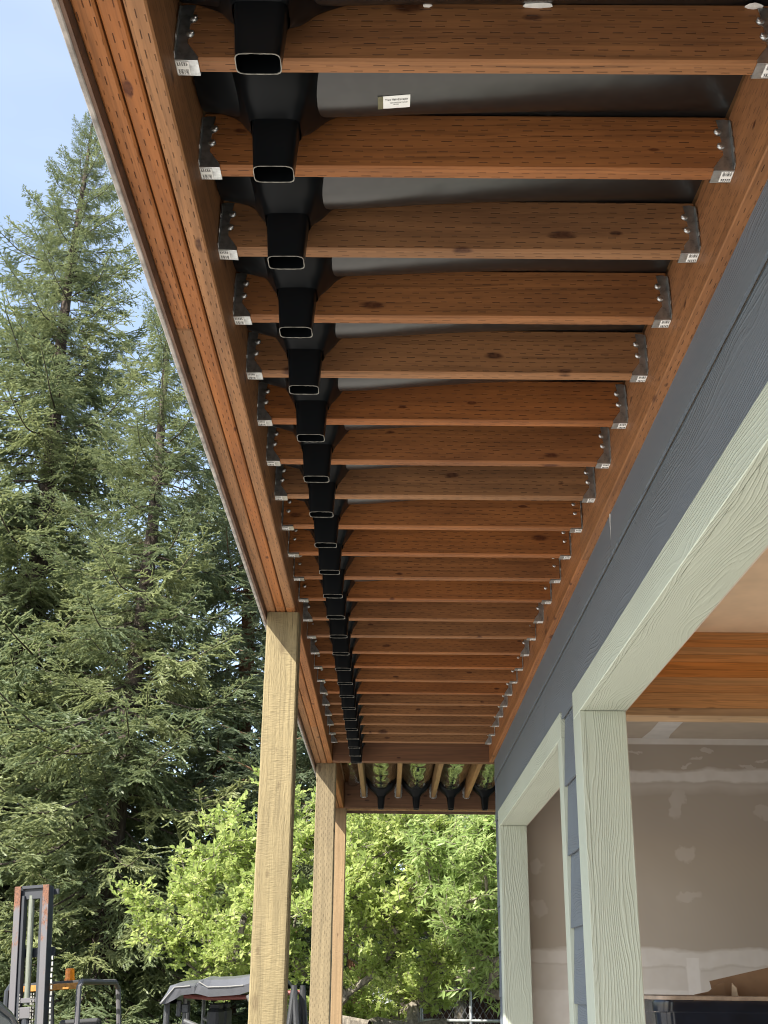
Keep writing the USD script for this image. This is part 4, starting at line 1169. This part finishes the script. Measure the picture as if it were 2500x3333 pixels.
spruce('spruce_tree', 'tallest spruce at the left with pointed top standing against the blue sky', -6.53, 21.0, CZ + 17.6, crown=2.6, rmax=4.2, n=350, seed=1, trunk=0.27, shape=0.80, bare=10)
spruce('spruce_tree', 'spruce right of the tallest one, dark trunk showing in the gaps of its crown', -4.14, 18.5, CZ + 12.0, crown=1.6, rmax=2.75, lean=(0.28, 0), n=205, seed=2, trunk=0.21, shape=0.62, needle=M_needle, bare=8)
spruce('spruce_tree', 'pale bluish spruce behind the nearest post, its top hidden by the deck', -2.6, 21.0, CZ + 14.0, crown=2.4, rmax=2.9, n=230, seed=3, trunk=0.2, barkm=M_barkred, needle=M_needle_blue, shape=0.55, bare=5)
spruce('spruce_tree', 'dark spruce with thick red-brown lower trunk behind the fruit trees', -0.36, 18.0, CZ + 11.0, crown=2.9, rmax=2.3, n=230, seed=4, trunk=0.2, barkm=M_barkred, needle=M_needle_dark, shape=0.5, bare=6)
spruce('spruce_tree', 'farther spruce filling the left edge of the picture below the tallest one', -9.2, 23.0, CZ + 10.0, crown=0.8, rmax=3.6, n=190, seed=5, needle=M_needle_dark, trunk=0.22)
spruce('spruce_tree', 'short bushy spruce low behind the forklift', -6.6, 24.0, CZ + 4.6, crown=0.2, rmax=2.8, n=110, seed=6, trunk=0.14, needle=M_needle_blue)
spruce('spruce_tree', 'young spruce low between forklift and buggy', -3.4, 20.0, CZ + 2.4, crown=0.1, rmax=2.2, n=95, seed=7, trunk=0.12)
spruce('spruce_tree', 'small dark spruce low behind the buggy roof', -1.6, 21.0, CZ + 3.0, crown=0.1, rmax=2.3, n=110, seed=8, trunk=0.12, needle=M_needle_dark)
spruce('spruce_tree', 'distant spruce behind the kennel, mostly hidden by fruit tree leaves', 2.2, 23.0, CZ + 6.0, crown=0.6, rmax=2.8, n=170, seed=9, trunk=0.2, needle=M_needle_dark)

# a far-off wood that closes the view low down
q = np.random.default_rng(5); pos, rot, sc, idx = [], [], [], []
for i in range(1500):
    x = q.uniform(-45, 45); y = q.uniform(38, 52); h = q.uniform(0, 1) ** 0.8 * (3.2 + 3.0 * meshkit.noise(np.array([x * 0.25, 0.0, 2.0])))
    a = q.uniform(0, 6.28); L = q.uniform(1.2, 3.2)
    pos.append([x, y, h]); rot.append((Rot.from_euler('z', a) * Rot.from_euler('y', q.normal(0, 0.25))).as_quat()); sc.append([L, L, L * 1.2]); idx.append(i % 4)
fw = thing('far_wood', 'far-off low dark wood seen through gaps under the trees', 'wood'); tag(fw, kind='stuff')
instancer(fw, 'foliage', [list(b) for b in BRD], [[M_needle_dark, M_bark]] * 4, pos, rot, sc, idx)


# fruit trees: limbs grown towards scattered points, leaves in small sprays
def leaf(L, w, bend, fold=0.25):
    """A leaf along +x: folded and bent."""
    v = np.array([(0, 0, 0), (L * 0.3, -w * 0.45, fold * w * 0.5), (L * 0.3, 0, 0), (L * 0.3, w * 0.45, fold * w * 0.5), (L * 0.65, -w * 0.42, fold * w * 0.5 - bend * 0.4), (L * 0.65, 0, -bend * 0.4), (L * 0.65, w * 0.42, fold * w * 0.5 - bend * 0.4), (L, 0, -bend)], float)
    f = [[0, 1, 2], [0, 2, 3], [1, 4, 5], [1, 5, 2], [2, 5, 6], [2, 6, 3], [4, 7, 5], [5, 7, 6]]
    return v, np.array(f)


def spray(seed, n, L, ratio, twig, hang=0.0):
    q = np.random.default_rng(seed); V, F, k = [], [], 0
    for i in range(n):
        u = (i + 0.5) / n; p = np.array([twig * u, 0.02 * math.sin(u * 4), 0.02 * u])
        l = L * q.uniform(0.65, 1.15)
        v, f = leaf(l, l * ratio * q.uniform(0.85, 1.1), l * q.uniform(0.05, 0.3))
        r = Rot.from_euler('z', q.uniform(-1.9, 1.9)) * Rot.from_euler('y', q.normal(-0.15 + hang, 0.45)) * Rot.from_euler('x', q.normal(0, 0.5))
        V.append(r.apply(v) + p); F.append(f + k); k += len(v)
    m = trimesh.Trimesh(np.vstack(V), np.vstack(F), process=False)
    st = tube([(0, 0, 0), (twig * 0.5, 0.01, 0.012), (twig, 0.0, 0.02)], [0.004, 0.003, 0.0015], 4, False)
    return m, st


def fruit_tree(name, label, base, centre, radii, nn, sprays, leafm, seed, protos, hollow=0.35, extra=(), trunk_r=0.11, step=0.34, size=(0.8, 1.3)):
    q = np.random.default_rng(seed)
    t_ = thing(name, label, 'tree', base)
    base = np.array(base)
    pts = []
    while len(pts) < nn:
        d = q.normal(0, 1, 3); d /= np.linalg.norm(d); r = q.uniform(hollow, 1) ** 0.5
        p = np.array(centre) + d * r * np.array(radii)
        if meshkit.noise(p * 1.5 + seed) > 0.36 and p[2] > base[2] + 0.5:
            pts.append(p)
    pts = np.array(list(pts) + [np.array(e, float) for e in extra]) - base
    nodes = [np.zeros(3), np.array([0.03, 0, 0.3]), np.array([-0.02, 0.02, 0.65])]; par = [-1, 0, 1]
    order = np.argsort(np.linalg.norm(pts - nodes[2], axis=1))
    for i in order:
        N = np.array(nodes); d = np.linalg.norm(N - pts[i], axis=1) + 0.35 * np.array([0 if k > 1 else 9 for k in range(len(N))])
        j = int(np.argmin(d)); p0 = N[j]; v = pts[i] - p0; L = np.linalg.norm(v); m_ = max(1, int(L / step))
        for s in range(1, m_ + 1):
            w = p0 + v * s / m_ + q.normal(0, 0.03, 3) * (s < m_) + np.array([0, 0, -0.10 * L * math.sin(math.pi * s / m_)])
            nodes.append(w); par.append(j if s == 1 else len(nodes) - 2)
    N = np.array(nodes); cnt = np.ones(len(N))
    for k in range(len(N) - 1, 0, -1):
        cnt[par[k]] += cnt[k]
    rad = np.clip(trunk_r * (cnt / cnt[0]) ** 0.5, 0.004, None)
    limbs, twigs = [], []
    for k in range(1, len(N)):
        m_ = tube([N[par[k]], N[k]], [min(rad[par[k]], rad[k] * 1.35), rad[k]], 7 if rad[k] > 0.02 else 4, False)
        (limbs if rad[k] > 0.022 else twigs).append(m_)
    obj('trunk', limbs, M_barkfruit, t_, smooth=False)
    tag(obj('branches', twigs, M_barkfruit, t_), kind='stuff')
    fine = [k for k in range(1, len(N)) if rad[k] < 0.045]
    w = np.array([1.0 / (1 + 0 * rad[k]) for k in fine]); w /= w.sum()
    pick = q.choice(fine, sprays, p=w)
    u = q.random(sprays)[:, None]
    A = N[[par[k] for k in pick]]; B = N[pick]
    P = A + (B - A) * u + q.normal(0, 0.055, (sprays, 3))
    az = q.uniform(0, 2 * np.pi, sprays); el = q.normal(-0.35, 0.45, sprays)
    rt = (Rot.from_euler('z', az) * Rot.from_euler('y', el) * Rot.from_euler('x', q.normal(0, 0.4, sprays))).as_quat()
    s = q.uniform(*size, sprays)
    instancer(t_, 'crown', [list(p) for p in protos], [[leafm, M_barkfruit]] * len(protos), P, rt, np.stack([s, s, s], 1), q.integers(0, len(protos), sprays))
    return t_


SP1 = [spray(i, 13, 0.058, 0.62, 0.17) for i in range(6)]
SP2 = [spray(40 + i, 12, 0.105, 0.24, 0.20, 0.35) for i in range(6)]
fruit_tree('fruit_tree', 'wide plum tree with small bright yellow-green leaves in the middle of the yard', (0.45, 13.9, -0.43), (-0.25, 14.0, CZ + 0.85), (2.3, 1.6, 1.35), 200, 5600, M_leaf, 11, SP1,
           extra=[(-2.6, 13.6, CZ + 0.75), (-2.9, 13.5, CZ + 0.95), (-2.3, 13.5, CZ + 0.35), (-2.5, 13.4, CZ + 0.5), (-1.7, 13.6, CZ + 1.75), (-1.35, 13.7, CZ + 2.25), (-2.0, 13.9, CZ + 1.25), (-1.3, 13.4, CZ + 0.5)], trunk_r=0.085)
fruit_tree('fruit_tree', 'peach tree with long narrow hanging leaves in front of the plum, beside the house corner', (1.35, 12.9, -0.43), (1.35, 13.0, CZ + 1.15), (1.05, 0.9, 1.4), 110, 2000, M_leaf2, 23, SP2, trunk_r=0.06,
           extra=[(0.45, 12.8, CZ + 0.9), (0.3, 12.8, CZ + 1.5), (0.9, 12.7, CZ + 0.35)])
fruit_tree('fruit_tree', 'taller sunlit fruit tree behind the plum, its crown filling the gap below the far beam', (0.8, 16.3, -0.43), (0.75, 16.4, CZ + 1.6), (1.75, 1.3, 1.9), 160, 6500, M_leaf, 31, SP1, trunk_r=0.075)
